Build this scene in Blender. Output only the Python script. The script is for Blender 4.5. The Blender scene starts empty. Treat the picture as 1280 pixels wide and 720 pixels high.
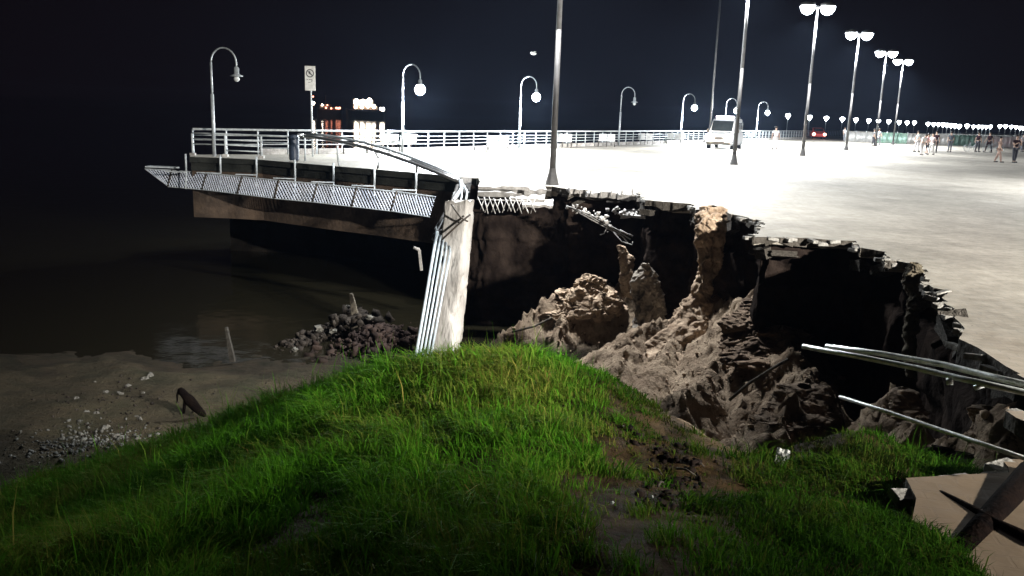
import bpy, bmesh, math, random
import numpy as np
from mathutils import Vector, Matrix, Euler
random.seed(7); RNG = np.random.default_rng(11)
R = math.radians
sc = bpy.context.scene
C = sc.collection

# ---------------------------------------------------------------- camera
EYE = 2.1; F = 1050.0; PITCH = R(11.8); ROLL = R(2.0)
_fw = Vector((0, math.cos(PITCH), -math.sin(PITCH)))
_u0 = Vector((0, math.sin(PITCH), math.cos(PITCH))); _r0 = Vector((1, 0, 0))
_up = _u0 * math.cos(ROLL) - _r0 * math.sin(ROLL)
_rt = _r0 * math.cos(ROLL) + _u0 * math.sin(ROLL)
cam_d = bpy.data.cameras.new('camera'); cam = bpy.data.objects.new('camera', cam_d); C.objects.link(cam)
m = Matrix((_rt, _up, -_fw)).transposed().to_4x4(); m.translation = (0, 0, EYE)
cam.matrix_world = m
cam_d.sensor_width = 36; cam_d.lens = 36 * F / 1280; cam_d.clip_start = 0.05; cam_d.clip_end = 6000
sc.camera = cam

# ---------------------------------------------------------------- world and exposure
sc.view_settings.view_transform = 'Standard'; sc.view_settings.look = 'None'
sc.view_settings.exposure = 0.0; sc.view_settings.gamma = 1
w = bpy.data.worlds.new('World'); sc.world = w; w.use_nodes = True
bg = w.node_tree.nodes['Background']
bg.inputs[0].default_value = (0.0056, 0.0034, 0.0054, 1); bg.inputs[1].default_value = 0.62
try:
    sc.cycles.use_denoising = True
    sc.cycles.sample_clamp_indirect = 4
    sc.cycles.max_bounces = 5; sc.cycles.volume_bounces = 0
except Exception: pass

FLOOD_W = 10000.0      # each of the two heads on a tall plaza mast
NEAR_W = 88000.0        # floodlight heads of the mast beside the camera
GOOSE_W = 12000.0

# ---------------------------------------------------------------- helpers: from a point seen to a place in the world
def ray(px, py): return _rt * ((px - 640) / F) + _up * ((360 - py) / F) + _fw
def G(px, py, z=0.0):
    d = ray(px, py); k = (z - EYE) / d.z
    return Vector((d.x * k, d.y * k, z))
def P3(px, py, dist):
    d = ray(px, py); k = dist / d.y
    return Vector((d.x * k, dist, EYE + d.z * k))

# ---------------------------------------------------------------- numpy noise
def _h(ix, iy, iz, s):
    n = (ix.astype(np.int64) * 374761393 + iy.astype(np.int64) * 668265263 + iz.astype(np.int64) * 2147483647 + s * 974634) & 0xffffffff
    n = ((n ^ (n >> 13)) * 1274126177) & 0xffffffff
    n = (n ^ (n >> 16)) & 0xffff
    return n / 65535.0
def vnoise(x, y, z=None, s=0):
    x = np.asarray(x, float); y = np.asarray(y, float)
    z = np.zeros_like(x) if z is None else np.asarray(z, float)
    ix, iy, iz = np.floor(x), np.floor(y), np.floor(z)
    fx, fy, fz = x - ix, y - iy, z - iz
    fx = fx * fx * (3 - 2 * fx); fy = fy * fy * (3 - 2 * fy); fz = fz * fz * (3 - 2 * fz)
    r = 0
    for a in (0, 1):
        for b in (0, 1):
            for c in (0, 1):
                r = r + _h(ix + a, iy + b, iz + c, s) * (fx if a else 1 - fx) * (fy if b else 1 - fy) * (fz if c else 1 - fz)
    return r * 2 - 1
def fbm(x, y, z=None, s=0, o=4):
    r = 0; a = 1.0; f = 1.0
    for k in range(o):
        r = r + a * vnoise(np.asarray(x) * f + 17.3 * k, np.asarray(y) * f - 9.1 * k, None if z is None else np.asarray(z) * f + 3.7 * k, s + k)
        a *= 0.5; f *= 2.03
    return r
def billow(x, y, z=None, s=0, o=4):
    r = 0; a = 1.0; f = 1.0
    for k in range(o):
        r = r + a * (1 - 2 * np.abs(vnoise(np.asarray(x) * f + 7.3 * k, np.asarray(y) * f - 5.1 * k, None if z is None else np.asarray(z) * f + 2.7 * k, s + k)))
        a *= 0.5; f *= 2.1
    return r

# ---------------------------------------------------------------- materials
MATS = {}
def mat(name, col, rough=0.7, metal=0.0, col2=None, scale=6.0, bump=0.0, bscale=None, emit=None, estr=0.0, detail=6.0, stretch=None):
    if name in MATS: return MATS[name]
    mt = bpy.data.materials.new(name); mt.use_nodes = True; nt = mt.node_tree; N = nt.nodes; L = nt.links
    b = N['Principled BSDF']; b.inputs['Roughness'].default_value = rough; b.inputs['Metallic'].default_value = metal
    tc = N.new('ShaderNodeTexCoord'); src = tc.outputs['Object']
    if stretch:
        mp = N.new('ShaderNodeMapping'); mp.inputs['Scale'].default_value = stretch; L.new(src, mp.inputs[0]); src = mp.outputs[0]
    if col2 is None: col2 = tuple(c * 0.72 for c in col)
    nz = N.new('ShaderNodeTexNoise'); nz.inputs['Scale'].default_value = scale; nz.inputs['Detail'].default_value = detail; nz.inputs['Roughness'].default_value = 0.65
    L.new(src, nz.inputs['Vector'])
    cr = N.new('ShaderNodeValToRGB'); cr.color_ramp.elements[0].position = 0.36; cr.color_ramp.elements[1].position = 0.64
    cr.color_ramp.elements[0].color = (*col2, 1); cr.color_ramp.elements[1].color = (*col, 1)
    L.new(nz.outputs['Fac'], cr.inputs[0]); L.new(cr.outputs[0], b.inputs['Base Color'])
    if bump:
        n2 = N.new('ShaderNodeTexNoise'); n2.inputs['Scale'].default_value = bscale or scale * 4; n2.inputs['Detail'].default_value = 8
        L.new(src, n2.inputs['Vector']); bp = N.new('ShaderNodeBump'); bp.inputs['Strength'].default_value = bump; bp.inputs['Distance'].default_value = 0.05; b.inputs['Specular IOR Level'].default_value = .15 if rough >= .85 else .5
        L.new(n2.outputs['Fac'], bp.inputs['Height']); L.new(bp.outputs[0], b.inputs['Normal'])
    if emit:
        b.inputs['Emission Color'].default_value = (*emit, 1); b.inputs['Emission Strength'].default_value = estr
    if max(col) < .05: b.inputs['Specular IOR Level'].default_value = 0.02 if rough > .7 else .3
    MATS[name] = mt; return mt

M_galv = mat('galvanised metal', (.40, .43, .45), .5, .3, (.24, .26, .28), 9, .15)
M_white = mat('white painted metal', (.46, .49, .51), .6, 0, (.27, .30, .32), 7, .15)
M_pole = mat('grey pole metal', (.05, .047, .045), .6, .1, (.03, .028, .027), 5, .1)
M_pole2 = mat('dull galvanised mast', (.24, .24, .25), .6, .1, (.16, .16, .16), 5, .1)
M_dark = mat('dark metal', (.035, .033, .03), .5, .2, (.06, .045, .035), 8, .2)
M_steel = mat('polished steel tube', (.72, .74, .76), .28, .9, (.5, .5, .5), 12, .05)
M_conc = mat('weathered concrete', (.40, .385, .37), .85, 0, (.20, .19, .18), 3.6, .5, 16)
M_concg = mat('grey concrete', (.30, .29, .28), .9, 0, (.17, .165, .16), 3, .5, 14)
M_wall = mat('dark wet retaining wall', (.062, .046, .030), .95, 0, (.022, .016, .011), .9, .9, 9, stretch=(1, 1, .45))
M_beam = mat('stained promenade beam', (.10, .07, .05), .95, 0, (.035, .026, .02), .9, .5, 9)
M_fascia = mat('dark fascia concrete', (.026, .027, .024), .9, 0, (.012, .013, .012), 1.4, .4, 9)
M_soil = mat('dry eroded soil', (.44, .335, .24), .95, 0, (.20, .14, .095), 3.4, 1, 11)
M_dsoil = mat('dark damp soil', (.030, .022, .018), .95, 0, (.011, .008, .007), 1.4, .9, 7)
M_tile = mat('broken paver', (.30, .29, .27), .85, 0, (.12, .115, .105), 9, .4, 30)
M_bin = mat('blue black plastic', (.02, .03, .05), .5)
M_bench = mat('pale bench slats', (.58, .57, .55), .7, 0, (.42, .41, .40), 8, .2)
M_glass = mat('dark glass', (.015, .018, .02), .12)
M_rubber = mat('rubber', (.02, .02, .02), .85)
M_vwhite = mat('white vehicle paint', (.36, .36, .37), .35)
M_vred = mat('red vehicle paint', (.5, .04, .03), .3)
M_bulb = mat('lit globe', (.8, .8, .8), .5, emit=(.86, .95, 1), estr=26)
M_bulboff = mat('unlit globe', (.6, .62, .62), .3)
M_flood = mat('lit floodlight glass', (.8, .8, .8), .5, emit=(.88, .96, 1), estr=60)
M_head = mat('lit headlight', (.8, .8, .8), .4, emit=(1, .93, .8), estr=400)
M_headr = mat('lit warm lamp', (.8, .5, .4), .4, emit=(1, .45, .32), estr=16)
M_skin = mat('skin', (.42, .27, .2), .6)
M_hair = mat('dark hair', (.02, .015, .012), .7)
M_hull = mat('dark hull', (.035, .012, .008), .6)
M_ship = mat('ship superstructure', (.16, .11, .08), .6)
M_shiplit = mat('ship deck lights', (.8, .8, .8), .4, emit=(1, .88, .72), estr=45)
M_shipwall = mat('floodlit white deckhouse', (.3, .27, .24), .6)
M_shipred = mat('red ship lights', (.8, .3, .2), .4, emit=(1, .33, .2), estr=7)
M_driftp = mat('dull grey stake', (.05, .046, .04), .9, 0, (.02, .018, .016), 9, .5)
M_driftwood = mat('wet dark wood', (.007, .005, .004), .95, 0, (.004, .003, .003), 9, .5)
M_stake = mat('pale weathered timber', (.13, .115, .09), .9, 0, (.05, .042, .035), 9, .5)
M_paper = mat('white paper', (.75, .75, .72), .8)

# ---------------------------------------------------------------- object helpers
def link(o, parent=None):
    C.objects.link(o)
    if parent is not None: o.parent = parent
    return o
def tag(o, label=None, cat=None, group=None, kind=None):
    if label: o['label'] = label
    if cat: o['category'] = cat
    if group: o['group'] = group
    if kind: o['kind'] = kind
    return o
def thing(name, label, cat, loc=(0, 0, 0), rz=0, group=None, rot=None):
    o = bpy.data.objects.new(name, None); C.objects.link(o); o.empty_display_size = .2
    o.location = loc; o.rotation_euler = rot or (0, 0, rz)
    return tag(o, label, cat, group)
def obj(name, bm, mt, parent=None, smooth=False):
    me = bpy.data.meshes.new(name); bm.normal_update(); bm.to_mesh(me); bm.free()
    if smooth:
        for p in me.polygons: p.use_smooth = True
    me.materials.append(mt)
    return link(bpy.data.objects.new(name, me), parent)
def inst(name, me, parent, loc=(0, 0, 0), rot=(0, 0, 0), scale=(1, 1, 1)):
    o = bpy.data.objects.new(name, me); link(o, parent); o.location = loc; o.rotation_euler = rot; o.scale = scale; return o
def box(bm, c, s, rot=None, bev=0.0):
    r = bmesh.ops.create_cube(bm, size=1)
    vs = r['verts']
    for v in vs: v.co = Vector((v.co.x * s[0], v.co.y * s[1], v.co.z * s[2]))
    if bev:
        es = list({e for v in vs for e in v.link_edges})
        q = bmesh.ops.bevel(bm, geom=es, offset=bev, segments=1, affect='EDGES', profile=.5)
        vs = list({v for f in q['faces'] for v in f.verts} | {v for v in vs if v.is_valid})
    mm = (rot.to_matrix() if isinstance(rot, Euler) else rot) if rot is not None else Matrix.Identity(3)
    for v in vs: v.co = mm @ v.co + Vector(c)
    return vs
def tube(bm, pts, r, n=8, caps=True, r2=None):
    pts = [Vector(p) for p in pts]; rings = []
    prev = None
    for i, p in enumerate(pts):
        t = (pts[min(i + 1, len(pts) - 1)] - pts[max(i - 1, 0)]).normalized()
        if prev is None:
            a = t.cross(Vector((0, 0, 1)))
            if a.length < .05: a = t.cross(Vector((1, 0, 0)))
        else: a = prev - t * prev.dot(t)
        a.normalize(); prev = a; b = t.cross(a)
        rr = r if r2 is None else r + (r2 - r) * i / max(1, len(pts) - 1)
        rings.append([bm.verts.new(p + (a * math.cos(2 * math.pi * k / n) + b * math.sin(2 * math.pi * k / n)) * rr) for k in range(n)])
    for i in range(len(rings) - 1):
        for k in range(n):
            bm.faces.new((rings[i][k], rings[i][(k + 1) % n], rings[i + 1][(k + 1) % n], rings[i + 1][k]))
    if caps:
        bm.faces.new(rings[0][::-1]); bm.faces.new(rings[-1])
def lathe(bm, prof, n=16, c=(0, 0, 0)):
    rings = []
    for (r, z) in prof:
        rings.append([bm.verts.new((c[0] + r * math.cos(2 * math.pi * k / n), c[1] + r * math.sin(2 * math.pi * k / n), c[2] + z)) for k in range(n)])
    for i in range(len(rings) - 1):
        for k in range(n): bm.faces.new((rings[i][k], rings[i][(k + 1) % n], rings[i + 1][(k + 1) % n], rings[i + 1][k]))
    bm.faces.new(rings[0][::-1]); bm.faces.new(rings[-1])
def sphere(bm, c, r, seg=14, squash=1.0):
    q = bmesh.ops.create_uvsphere(bm, u_segments=seg, v_segments=seg // 2 + 2, radius=r)
    for v in q['verts']: v.co = Vector((v.co.x, v.co.y, v.co.z * squash)) + Vector(c)
def T(name, pts, r, mt, parent, n=8, r2=None):
    bm = bmesh.new(); tube(bm, pts, r, n, r2=r2); return obj(name, bm, mt, parent, True)
def B(name, c, s, mt, parent, rot=None, bev=0.0):
    bm = bmesh.new(); box(bm, c, s, rot, bev); return obj(name, bm, mt, parent)
def copy_tree(o, parent=None):
    c = o.copy(); C.objects.link(c)
    if parent is not None: c.parent = parent
    for ch in list(o.children): copy_tree(ch, c)
    return c
def npmesh(name, verts, quads, mt, parent=None, smooth=True, mats=None, midx=None):
    me = bpy.data.meshes.new(name)
    n = len(quads[0]) if len(quads) else 4
    q = np.asarray(quads, dtype=np.int32)
    me.vertices.add(len(verts)); me.vertices.foreach_set('co', np.asarray(verts, dtype=np.float32).ravel())
    me.loops.add(q.size); me.loops.foreach_set('vertex_index', q.ravel())
    me.polygons.add(len(q)); me.polygons.foreach_set('loop_start', np.arange(0, q.size, n, dtype=np.int32))
    me.polygons.foreach_set('loop_total', np.full(len(q), n, dtype=np.int32))
    if smooth: me.polygons.foreach_set('use_smooth', np.ones(len(q), dtype=bool))
    me.materials.append(mt); me.update(calc_edges=True)
    return link(bpy.data.objects.new(name, me), parent)
def grid_quads(nu, nv, wrap=False):
    a = np.arange(nu * nv).reshape(nu, nv)
    if wrap: a = np.concatenate([a, a[:, :1]], axis=1)
    return np.stack([a[:-1, :-1].ravel(), a[1:, :-1].ravel(), a[1:, 1:].ravel(), a[:-1, 1:].ravel()], 1)

_b = bmesh.new(); bmesh.ops.create_icosphere(_b, subdivisions=1, radius=1); _b.verts.ensure_lookup_table()
ICO_V = np.array([tuple(v.co) for v in _b.verts]); ICO_F = np.array([[v.index for v in f.verts] for f in _b.faces]); _b.free()
_b = bmesh.new(); bmesh.ops.create_cube(_b, size=1.5); _b.verts.ensure_lookup_table()
CUB_V = np.array([tuple(v.co) for v in _b.verts]); CUB_F = np.array([[v.index for v in f.verts] for f in _b.faces]); _b.free()
def chunks(name, cen, rad, mt, parent=None):
    cen = np.asarray(cen, float); n = len(cen); rad = np.asarray(rad, float).reshape(n, 1, 1)
    V = CUB_V[None] * RNG.uniform(.45, 1.35, (n, 1, 3)) + RNG.normal(0, .2, (n, 8, 3))
    a = RNG.uniform(0, 6.28, (n, 1)); b = RNG.uniform(-.9, .9, (n, 1)); x, y, z = V[..., 0], V[..., 1], V[..., 2]
    x, z = x * np.cos(b) - z * np.sin(b), x * np.sin(b) + z * np.cos(b); x, y = x * np.cos(a) - y * np.sin(a), x * np.sin(a) + y * np.cos(a)
    V = np.stack([x, y, z], -1) * rad + cen[:, None, :]
    Fc = (CUB_F[None] + (np.arange(n) * 8)[:, None, None]).reshape(-1, 4)
    return npmesh(name, V.reshape(-1, 3), Fc, mt, parent, smooth=False)
def lumps(name, cen, rad, mt, parent=None, flat=.75):
    cen = np.asarray(cen, float); n = len(cen); rad = np.asarray(rad, float).reshape(n, 1, 1)
    sc3 = RNG.uniform(.55, 1.35, (n, 1, 3)) * np.array([1, 1, flat]); jit = 1 + RNG.normal(0, .13, (n, len(ICO_V), 1))
    V = ICO_V[None] * sc3 * jit * rad + cen[:, None, :]
    Fc = (ICO_F[None] + (np.arange(n) * len(ICO_V))[:, None, None]).reshape(-1, 3)
    return npmesh(name, V.reshape(-1, 3), Fc, mt, parent, smooth=False)

# ================================================================ STRUCTURE
# ---------------------------------------------------------------- outline of the plaza
front_px = [(238, 196), (281, 197.5), (326, 199.5), (372, 203.5), (419, 207.5), (470, 211.5), (522, 216), (560, 219.5), (598, 223)]
pit_px = [(601, 229), (650, 230.5), (690, 233), (712, 236), (745, 236.5), (775, 238.5), (800, 240), (806, 250), (830, 252), (866, 254.5), (870, 262), (889, 261), (905, 264),
          (914, 268), (930, 271), (956, 278), (948, 287), (941, 296), (975, 297), (1010, 298), (1040, 300), (1068, 301), (1074, 310), (1108, 315.5), (1112, 326), (1124, 326), (1150, 331),
          (1160, 343), (1156, 352), (1168, 360), (1182, 363), (1172, 372), (1188, 382), (1196, 386), (1186, 396), (1204, 402), (1212, 411), (1204, 424), (1222, 434), (1240, 447), (1262, 458), (1300, 478), (1345, 495),
          (1345, 512), (1290, 511), (1253, 513), (1270, 522), (1292, 532), (1345, 545), (1345, 571), (1290, 570), (1242, 574), (1252, 583), (1264, 592), (1210, 594), (1145, 600), (1141, 622), (1150, 648), (1188, 668), (1203, 700), (1236, 742), (1290, 860)]
front = [G(*p) for p in front_px]
pit = [G(*p) for p in pit_px]
# jagged courses of pavers along the broken rim
def jag(pts, step=0.22, amp=0.07):
    out = []
    for a, b in zip(pts[:-1], pts[1:]):
        L = (b - a).length; n = max(1, int(L / step)); d = (b - a).normalized(); nrm = Vector((-d.y, d.x, 0))
        for k in range(n):
            p = a + (b - a) * (k / n); o = random.uniform(-amp, amp)
            out.append(p + nrm * o)
            if n > 1: out.append(a + (b - a) * ((k + .98) / n) + nrm * o)
    out.append(pts[-1]); return out
pitj = jag(pit)
seaA, seaB, seaC = G(237, 193.2), G(527, 190), G(850, 178.6)
sdir = (seaC - seaB).normalized()
seaD = seaC + sdir * 420
sea_line = [seaA, G(400, 192.2), seaB, seaB.lerp(seaC, .5), seaC, seaD]
poly = front + pitj + [Vector((4.5, -8, 0)), Vector((260, -8, 0)), Vector((420, 420, 0))] + sea_line[::-1]
PX = np.array([p.x for p in poly]); PY = np.array([p.y for p in poly])
def inside(x, y, px=PX, py=PY):
    c = np.zeros(x.shape, bool); n = len(px); j = n - 1
    for i in range(n):
        if py[i] != py[j]:
            k = ((py[i] > y) != (py[j] > y)) & (x < (px[j] - px[i]) * (y - py[i]) / (py[j] - py[i]) + px[i]); c ^= k
        j = i
    return c

def plaza_mat():
    mt = bpy.data.materials.new('plaza paving'); mt.use_nodes = True; nt = mt.node_tree; N = nt.nodes; L = nt.links
    b = N['Principled BSDF']; b.inputs['Roughness'].default_value = .62
    tc = N.new('ShaderNodeTexCoord')
    mp = N.new('ShaderNodeMapping'); mp.inputs['Rotation'].default_value = (0, 0, R(12)); L.new(tc.outputs['Object'], mp.inputs[0])
    br = N.new('ShaderNodeTexBrick'); br.inputs['Scale'].default_value = 1; br.inputs['Brick Width'].default_value = .24; br.inputs['Row Height'].default_value = .12
    br.inputs['Mortar Size'].default_value = .008; br.inputs['Color1'].default_value = (.375, .35, .315, 1); br.inputs['Color2'].default_value = (.35, .325, .29, 1); br.inputs['Mortar'].default_value = (.31, .30, .28, 1)
    L.new(mp.outputs[0], br.inputs['Vector'])
    n1 = N.new('ShaderNodeTexNoise'); n1.inputs['Scale'].default_value = .35; n1.inputs['Detail'].default_value = 12; n1.inputs['Roughness'].default_value = .78
    mp2 = N.new('ShaderNodeMapping'); mp2.inputs['Scale'].default_value = (1.3, 1.1, 1); L.new(tc.outputs['Object'], mp2.inputs[0]); L.new(mp2.outputs[0], n1.inputs['Vector'])
    r1 = N.new('ShaderNodeValToRGB'); r1.color_ramp.elements[0].position = .34; r1.color_ramp.elements[1].position = .66
    r1.color_ramp.elements[0].color = (.50, .49, .465, 1); r1.color_ramp.elements[1].color = (1.05, 1.04, 1.0, 1)
    L.new(n1.outputs['Fac'], r1.inputs[0])
    n3 = N.new('ShaderNodeTexNoise'); n3.inputs['Scale'].default_value = 5; n3.inputs['Detail'].default_value = 6; L.new(tc.outputs['Object'], n3.inputs['Vector'])
    r3 = N.new('ShaderNodeValToRGB'); r3.color_ramp.elements[0].position = .3; r3.color_ramp.elements[1].position = .6
    r3.color_ramp.elements[0].color = (.78, .77, .75, 1); r3.color_ramp.elements[1].color = (1, 1, 1, 1); L.new(n3.outputs['Fac'], r3.inputs[0])
    mx = N.new('ShaderNodeMixRGB'); mx.blend_type = 'MULTIPLY'; mx.inputs[0].default_value = 1; L.new(br.outputs['Color'], mx.inputs[1]); L.new(r1.outputs[0], mx.inputs[2])
    mx2 = N.new('ShaderNodeMixRGB'); mx2.blend_type = 'MULTIPLY'; mx2.inputs[0].default_value = 1; L.new(mx.outputs[0], mx2.inputs[1]); L.new(r3.outputs[0], mx2.inputs[2])
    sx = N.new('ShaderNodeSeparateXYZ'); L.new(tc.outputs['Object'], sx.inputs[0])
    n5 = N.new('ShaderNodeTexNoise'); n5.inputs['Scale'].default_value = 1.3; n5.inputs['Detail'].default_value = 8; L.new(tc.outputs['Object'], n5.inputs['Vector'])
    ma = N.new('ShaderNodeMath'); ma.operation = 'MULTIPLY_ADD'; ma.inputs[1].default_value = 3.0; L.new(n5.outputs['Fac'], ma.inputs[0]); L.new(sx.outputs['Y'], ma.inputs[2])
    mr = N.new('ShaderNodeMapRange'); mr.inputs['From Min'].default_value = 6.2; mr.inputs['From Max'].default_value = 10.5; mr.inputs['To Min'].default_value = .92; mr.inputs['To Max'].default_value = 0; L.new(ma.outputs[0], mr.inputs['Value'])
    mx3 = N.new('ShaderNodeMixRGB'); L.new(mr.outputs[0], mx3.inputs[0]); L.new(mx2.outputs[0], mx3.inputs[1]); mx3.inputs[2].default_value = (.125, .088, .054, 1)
    L.new(mx3.outputs[0], b.inputs['Base Color'])
    bp = N.new('ShaderNodeBump'); bp.inputs['Strength'].default_value = .6; bp.inputs['Distance'].default_value = .02
    ad = N.new('ShaderNodeMath'); ad.operation = 'ADD'; L.new(n3.outputs['Fac'], ad.inputs[0]); L.new(br.outputs['Fac'], ad.inputs[1])
    iv = N.new('ShaderNodeMath'); iv.operation = 'SUBTRACT'; iv.inputs[0].default_value = 1; L.new(br.outputs['Fac'], iv.inputs[1])
    ad2 = N.new('ShaderNodeMath'); ad2.operation = 'ADD'; L.new(n3.outputs['Fac'], ad2.inputs[0]); L.new(iv.outputs[0], ad2.inputs[1])
    L.new(ad2.outputs[0], bp.inputs['Height']); L.new(bp.outputs[0], b.inputs['Normal'])
    return mt
M_plaza = plaza_mat()
M_edge = mat('raw slab edge', (.09, .08, .07), .95, 0, (.03, .027, .022), 6, .9, 14)
def make_plaza():
    from mathutils.geometry import tessellate_polygon
    tri = tessellate_polygon([poly]); n = len(poly); TH = .2
    bm = bmesh.new()
    top = [bm.verts.new(p) for p in poly]; nf = len(front); npj = len(pitj)
    bot = [bm.verts.new(p - Vector((0, 0, TH if not nf <= i < nf + npj else .05 + .25 * abs(float(vnoise(p.x * 1.3, p.y * 1.3, 0, 5))) + random.uniform(0, .07)))) for i, p in enumerate(poly)]
    for t in tri:
        try: bm.faces.new([top[i] for i in t]); bm.faces.new([bot[i] for i in reversed(t)])
        except ValueError: pass
    for i in range(n):
        j = (i + 1) % n; bm.faces.new((top[i], bot[i], bot[j], top[j])).material_index = 1
    bmesh.ops.recalc_face_normals(bm, faces=bm.faces)
    o = obj('plaza', bm, M_plaza); o.data.materials.append(M_edge)
    return tag(o, 'wide pale paved plaza with a jagged collapsed edge', kind='structure')
plaza = make_plaza()
# loose pavers sticking out along the rim, each a piece of the plaza
bm = bmesh.new(); box(bm, (0, 0, 0), (.21, .105, .06), bev=.006); me_pav = bpy.data.meshes.new('paver'); bm.to_mesh(me_pav); bm.free(); me_pav.materials.append(M_tile)
npv = 0
for a, b in zip(pit[:-1], pit[1:]):
    L = (b - a).length; d = (b - a).normalized(); nrm = Vector((d.y, -d.x, 0))
    if L < .05: continue
    n = max(1, int(L / .17))
    for k in range(n):
        if npv >= 290 or a.y < 3: break
        if random.random() < .42: continue
        p = a + d * (L * (k + random.uniform(.2, .8)) / n) + nrm * random.uniform(-.04, .09)
        inst('paver', me_pav, plaza, (p.x, p.y, -.034 - .09 * random.random() ** 3), (random.gauss(0, .06) + .5 * random.random() ** 5, random.gauss(0, .10), R(12) + random.choice((0, math.pi / 2)) + random.gauss(0, .12))); npv += 1

# thicker broken bedding under the pavers, lumps of mortar and concrete hanging at the rim
bm = bmesh.new(); box(bm, (0, 0, 0), (1, 1, 1)); bmesh.ops.subdivide_edges(bm, edges=bm.edges, cuts=2, use_grid_fill=True)
for v in bm.verts: v.co *= 1 + .22 * float(vnoise(v.co.x * 3 + 5, v.co.y * 3, v.co.z * 3, 4)); v.co.x += .08 * float(vnoise(v.co.y * 4, v.co.z * 4, 0, 7))
me_frag = bpy.data.meshes.new('slab_fragment'); bm.to_mesh(me_frag); bm.free(); me_frag.materials.append(M_edge)
nfg = 0
for a, b in zip(pit[:-1], pit[1:]):
    L = (b - a).length; d = (b - a).normalized(); nrm = Vector((d.y, -d.x, 0))
    if L < .2 or a.y < 6: continue
    for k in range(max(1, int(L / .34))):
        if random.random() < .3 or nfg > 110: continue
        p = a + d * (L * random.random()) + nrm * random.uniform(-.16, .02); nfg += 1
        inst('slab_fragment', me_frag, plaza, (p.x, p.y, -random.uniform(.12, .42)), (random.gauss(0, .3), random.gauss(0, .25), math.atan2(d.y, d.x) + random.gauss(0, .3)), (random.uniform(.15, .5), random.uniform(.15, .3), random.uniform(.07, .2)))
# ---------------------------------------------------------------- sea
def sea_mat():
    mt = bpy.data.materials.new('night sea'); mt.use_nodes = True; nt = mt.node_tree; N = nt.nodes; L = nt.links
    b = N['Principled BSDF']; b.inputs['Base Color'].default_value = (.008, .007, .004, 1); b.inputs['Roughness'].default_value = .11; b.inputs['IOR'].default_value = 1.33
    tc = N.new('ShaderNodeTexCoord'); n1 = N.new('ShaderNodeTexNoise'); n1.inputs['Scale'].default_value = .9; n1.inputs['Detail'].default_value = 4
    L.new(tc.outputs['Object'], n1.inputs['Vector']); bp = N.new('ShaderNodeBump'); bp.inputs['Strength'].default_value = .25; bp.inputs['Distance'].default_value = .12
    L.new(n1.outputs['Fac'], bp.inputs['Height']); L.new(bp.outputs[0], b.inputs['Normal']); return mt
WATER = -4.35
bm = bmesh.new(); S = 4000
vs = [bm.verts.new((x, y, WATER)) for x, y in ((-S, -60), (S, -60), (S, S), (-S, S))]; bm.faces.new(vs)
tag(obj('sea', bm, sea_mat()), 'black sea reaching in under the promenade', kind='structure')

# ---------------------------------------------------------------- terrain: beach, grassy mound, pit floor with soil heaps
ctrl = []
for px, py, d in [(0, 675, 6.0), (70, 632, 6.9), (130, 590, 7.5), (230, 552, 8.2), (330, 518, 8.6), (450, 488, 8.6), (520, 462, 8.3), (600, 456, 8.0), (700, 464, 7.8), (760, 478, 7.6), (800, 497, 7.3), (870, 535, 6.9), (950, 572, 6.2),
                  (1000, 556, 6.4), (1060, 545, 6.5), (1110, 545, 6.3), (1140, 597, 5.0), (1138, 625, 4.75), (1150, 655, 4.45), (1190, 690, 4.1),
                  (640, 720, 2.75), (0, 720, 3.9), (300, 690, 3.6), (1200, 720, 3.2), (900, 720, 2.9), (320, 600, 5.0), (150, 665, 5.2), (640, 560, 4.9), (500, 520, 6.3), (760, 560, 5.2), (900, 620, 4.5), (1050, 650, 4.0), (820, 580, 5.2)]:
    p = P3(px, py, d); ctrl.append((p.x, p.y, p.z))
for px, py, d in [(0, 675, 6.0), (130, 590, 7.5), (230, 552, 8.2), (330, 518, 8.6), (450, 488, 8.6), (600, 456, 8.0), (700, 464, 7.8), (800, 497, 7.3), (880, 535, 6.9), (960, 572, 6.2)]:
    p = P3(px, py, d); dx = -1.6 if px < 300 else 0
    ctrl.append((p.x + dx, p.y + .9, p.z - .8)); ctrl.append((p.x + dx * 2, p.y + 3.0, -3.7))
for p in ((0, .5, .5), (-2, .5, .3), (2, .5, .5), (3.5, 1, .3), (-4, 0, -.4), (-7, 0, -1.2), (-7, 4, -2.2), (-9, 8, -3.9), (-12, 3, -3.9), (-14, 10, -4.0), (-9, 12, -4.0), (-5, 13, -4.1), (0, 13, -4.2), (4, 12, -4.0), (7, 12, -4.1), (3, 10.5, -3.6),
          (3.4, 8.3, -2.2), (4.5, 7.5, -1.8), (5.5, 9, -3.5), (4.2, 6.3, -1.2), (6, 6, -1.2), (7, 4, -.4)):
    ctrl.append(p)
ctrl = np.array(ctrl)
def tps_fit(c):
    n = len(c); d = np.hypot(c[:, None, 0] - c[None, :, 0], c[:, None, 1] - c[None, :, 1])
    K = d + 0.0; A = np.zeros((n + 3, n + 3)); A[:n, :n] = K - np.eye(n) * .02; A[:n, n] = 1; A[:n, n + 1:] = c[:, :2]; A[n:, :n] = A[:n, n:].T
    return np.linalg.solve(A, np.r_[c[:, 2], 0, 0, 0])
_w = tps_fit(ctrl)
def mound(x, y):
    r = _w[-3] + _w[-2] * x + _w[-1] * y
    for i, c in enumerate(ctrl): r = r + _w[i] * np.hypot(x - c[0], y - c[1])
    return r
peaks = []
def pk(px, py, d, s, e=1.0): p = P3(px, py, d); peaks.append((p.x, p.y, p.z, s, e))
def ridge(pts, s, e=1.0, n=6):
    for (a, b) in zip(pts[:-1], pts[1:]):
        for k in range(n):
            t = k / n; pk(a[0] + (b[0] - a[0]) * t, a[1] + (b[1] - a[1]) * t, a[2] + (b[2] - a[2]) * t, s, e)
    pk(*pts[-1], s, e)
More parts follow.
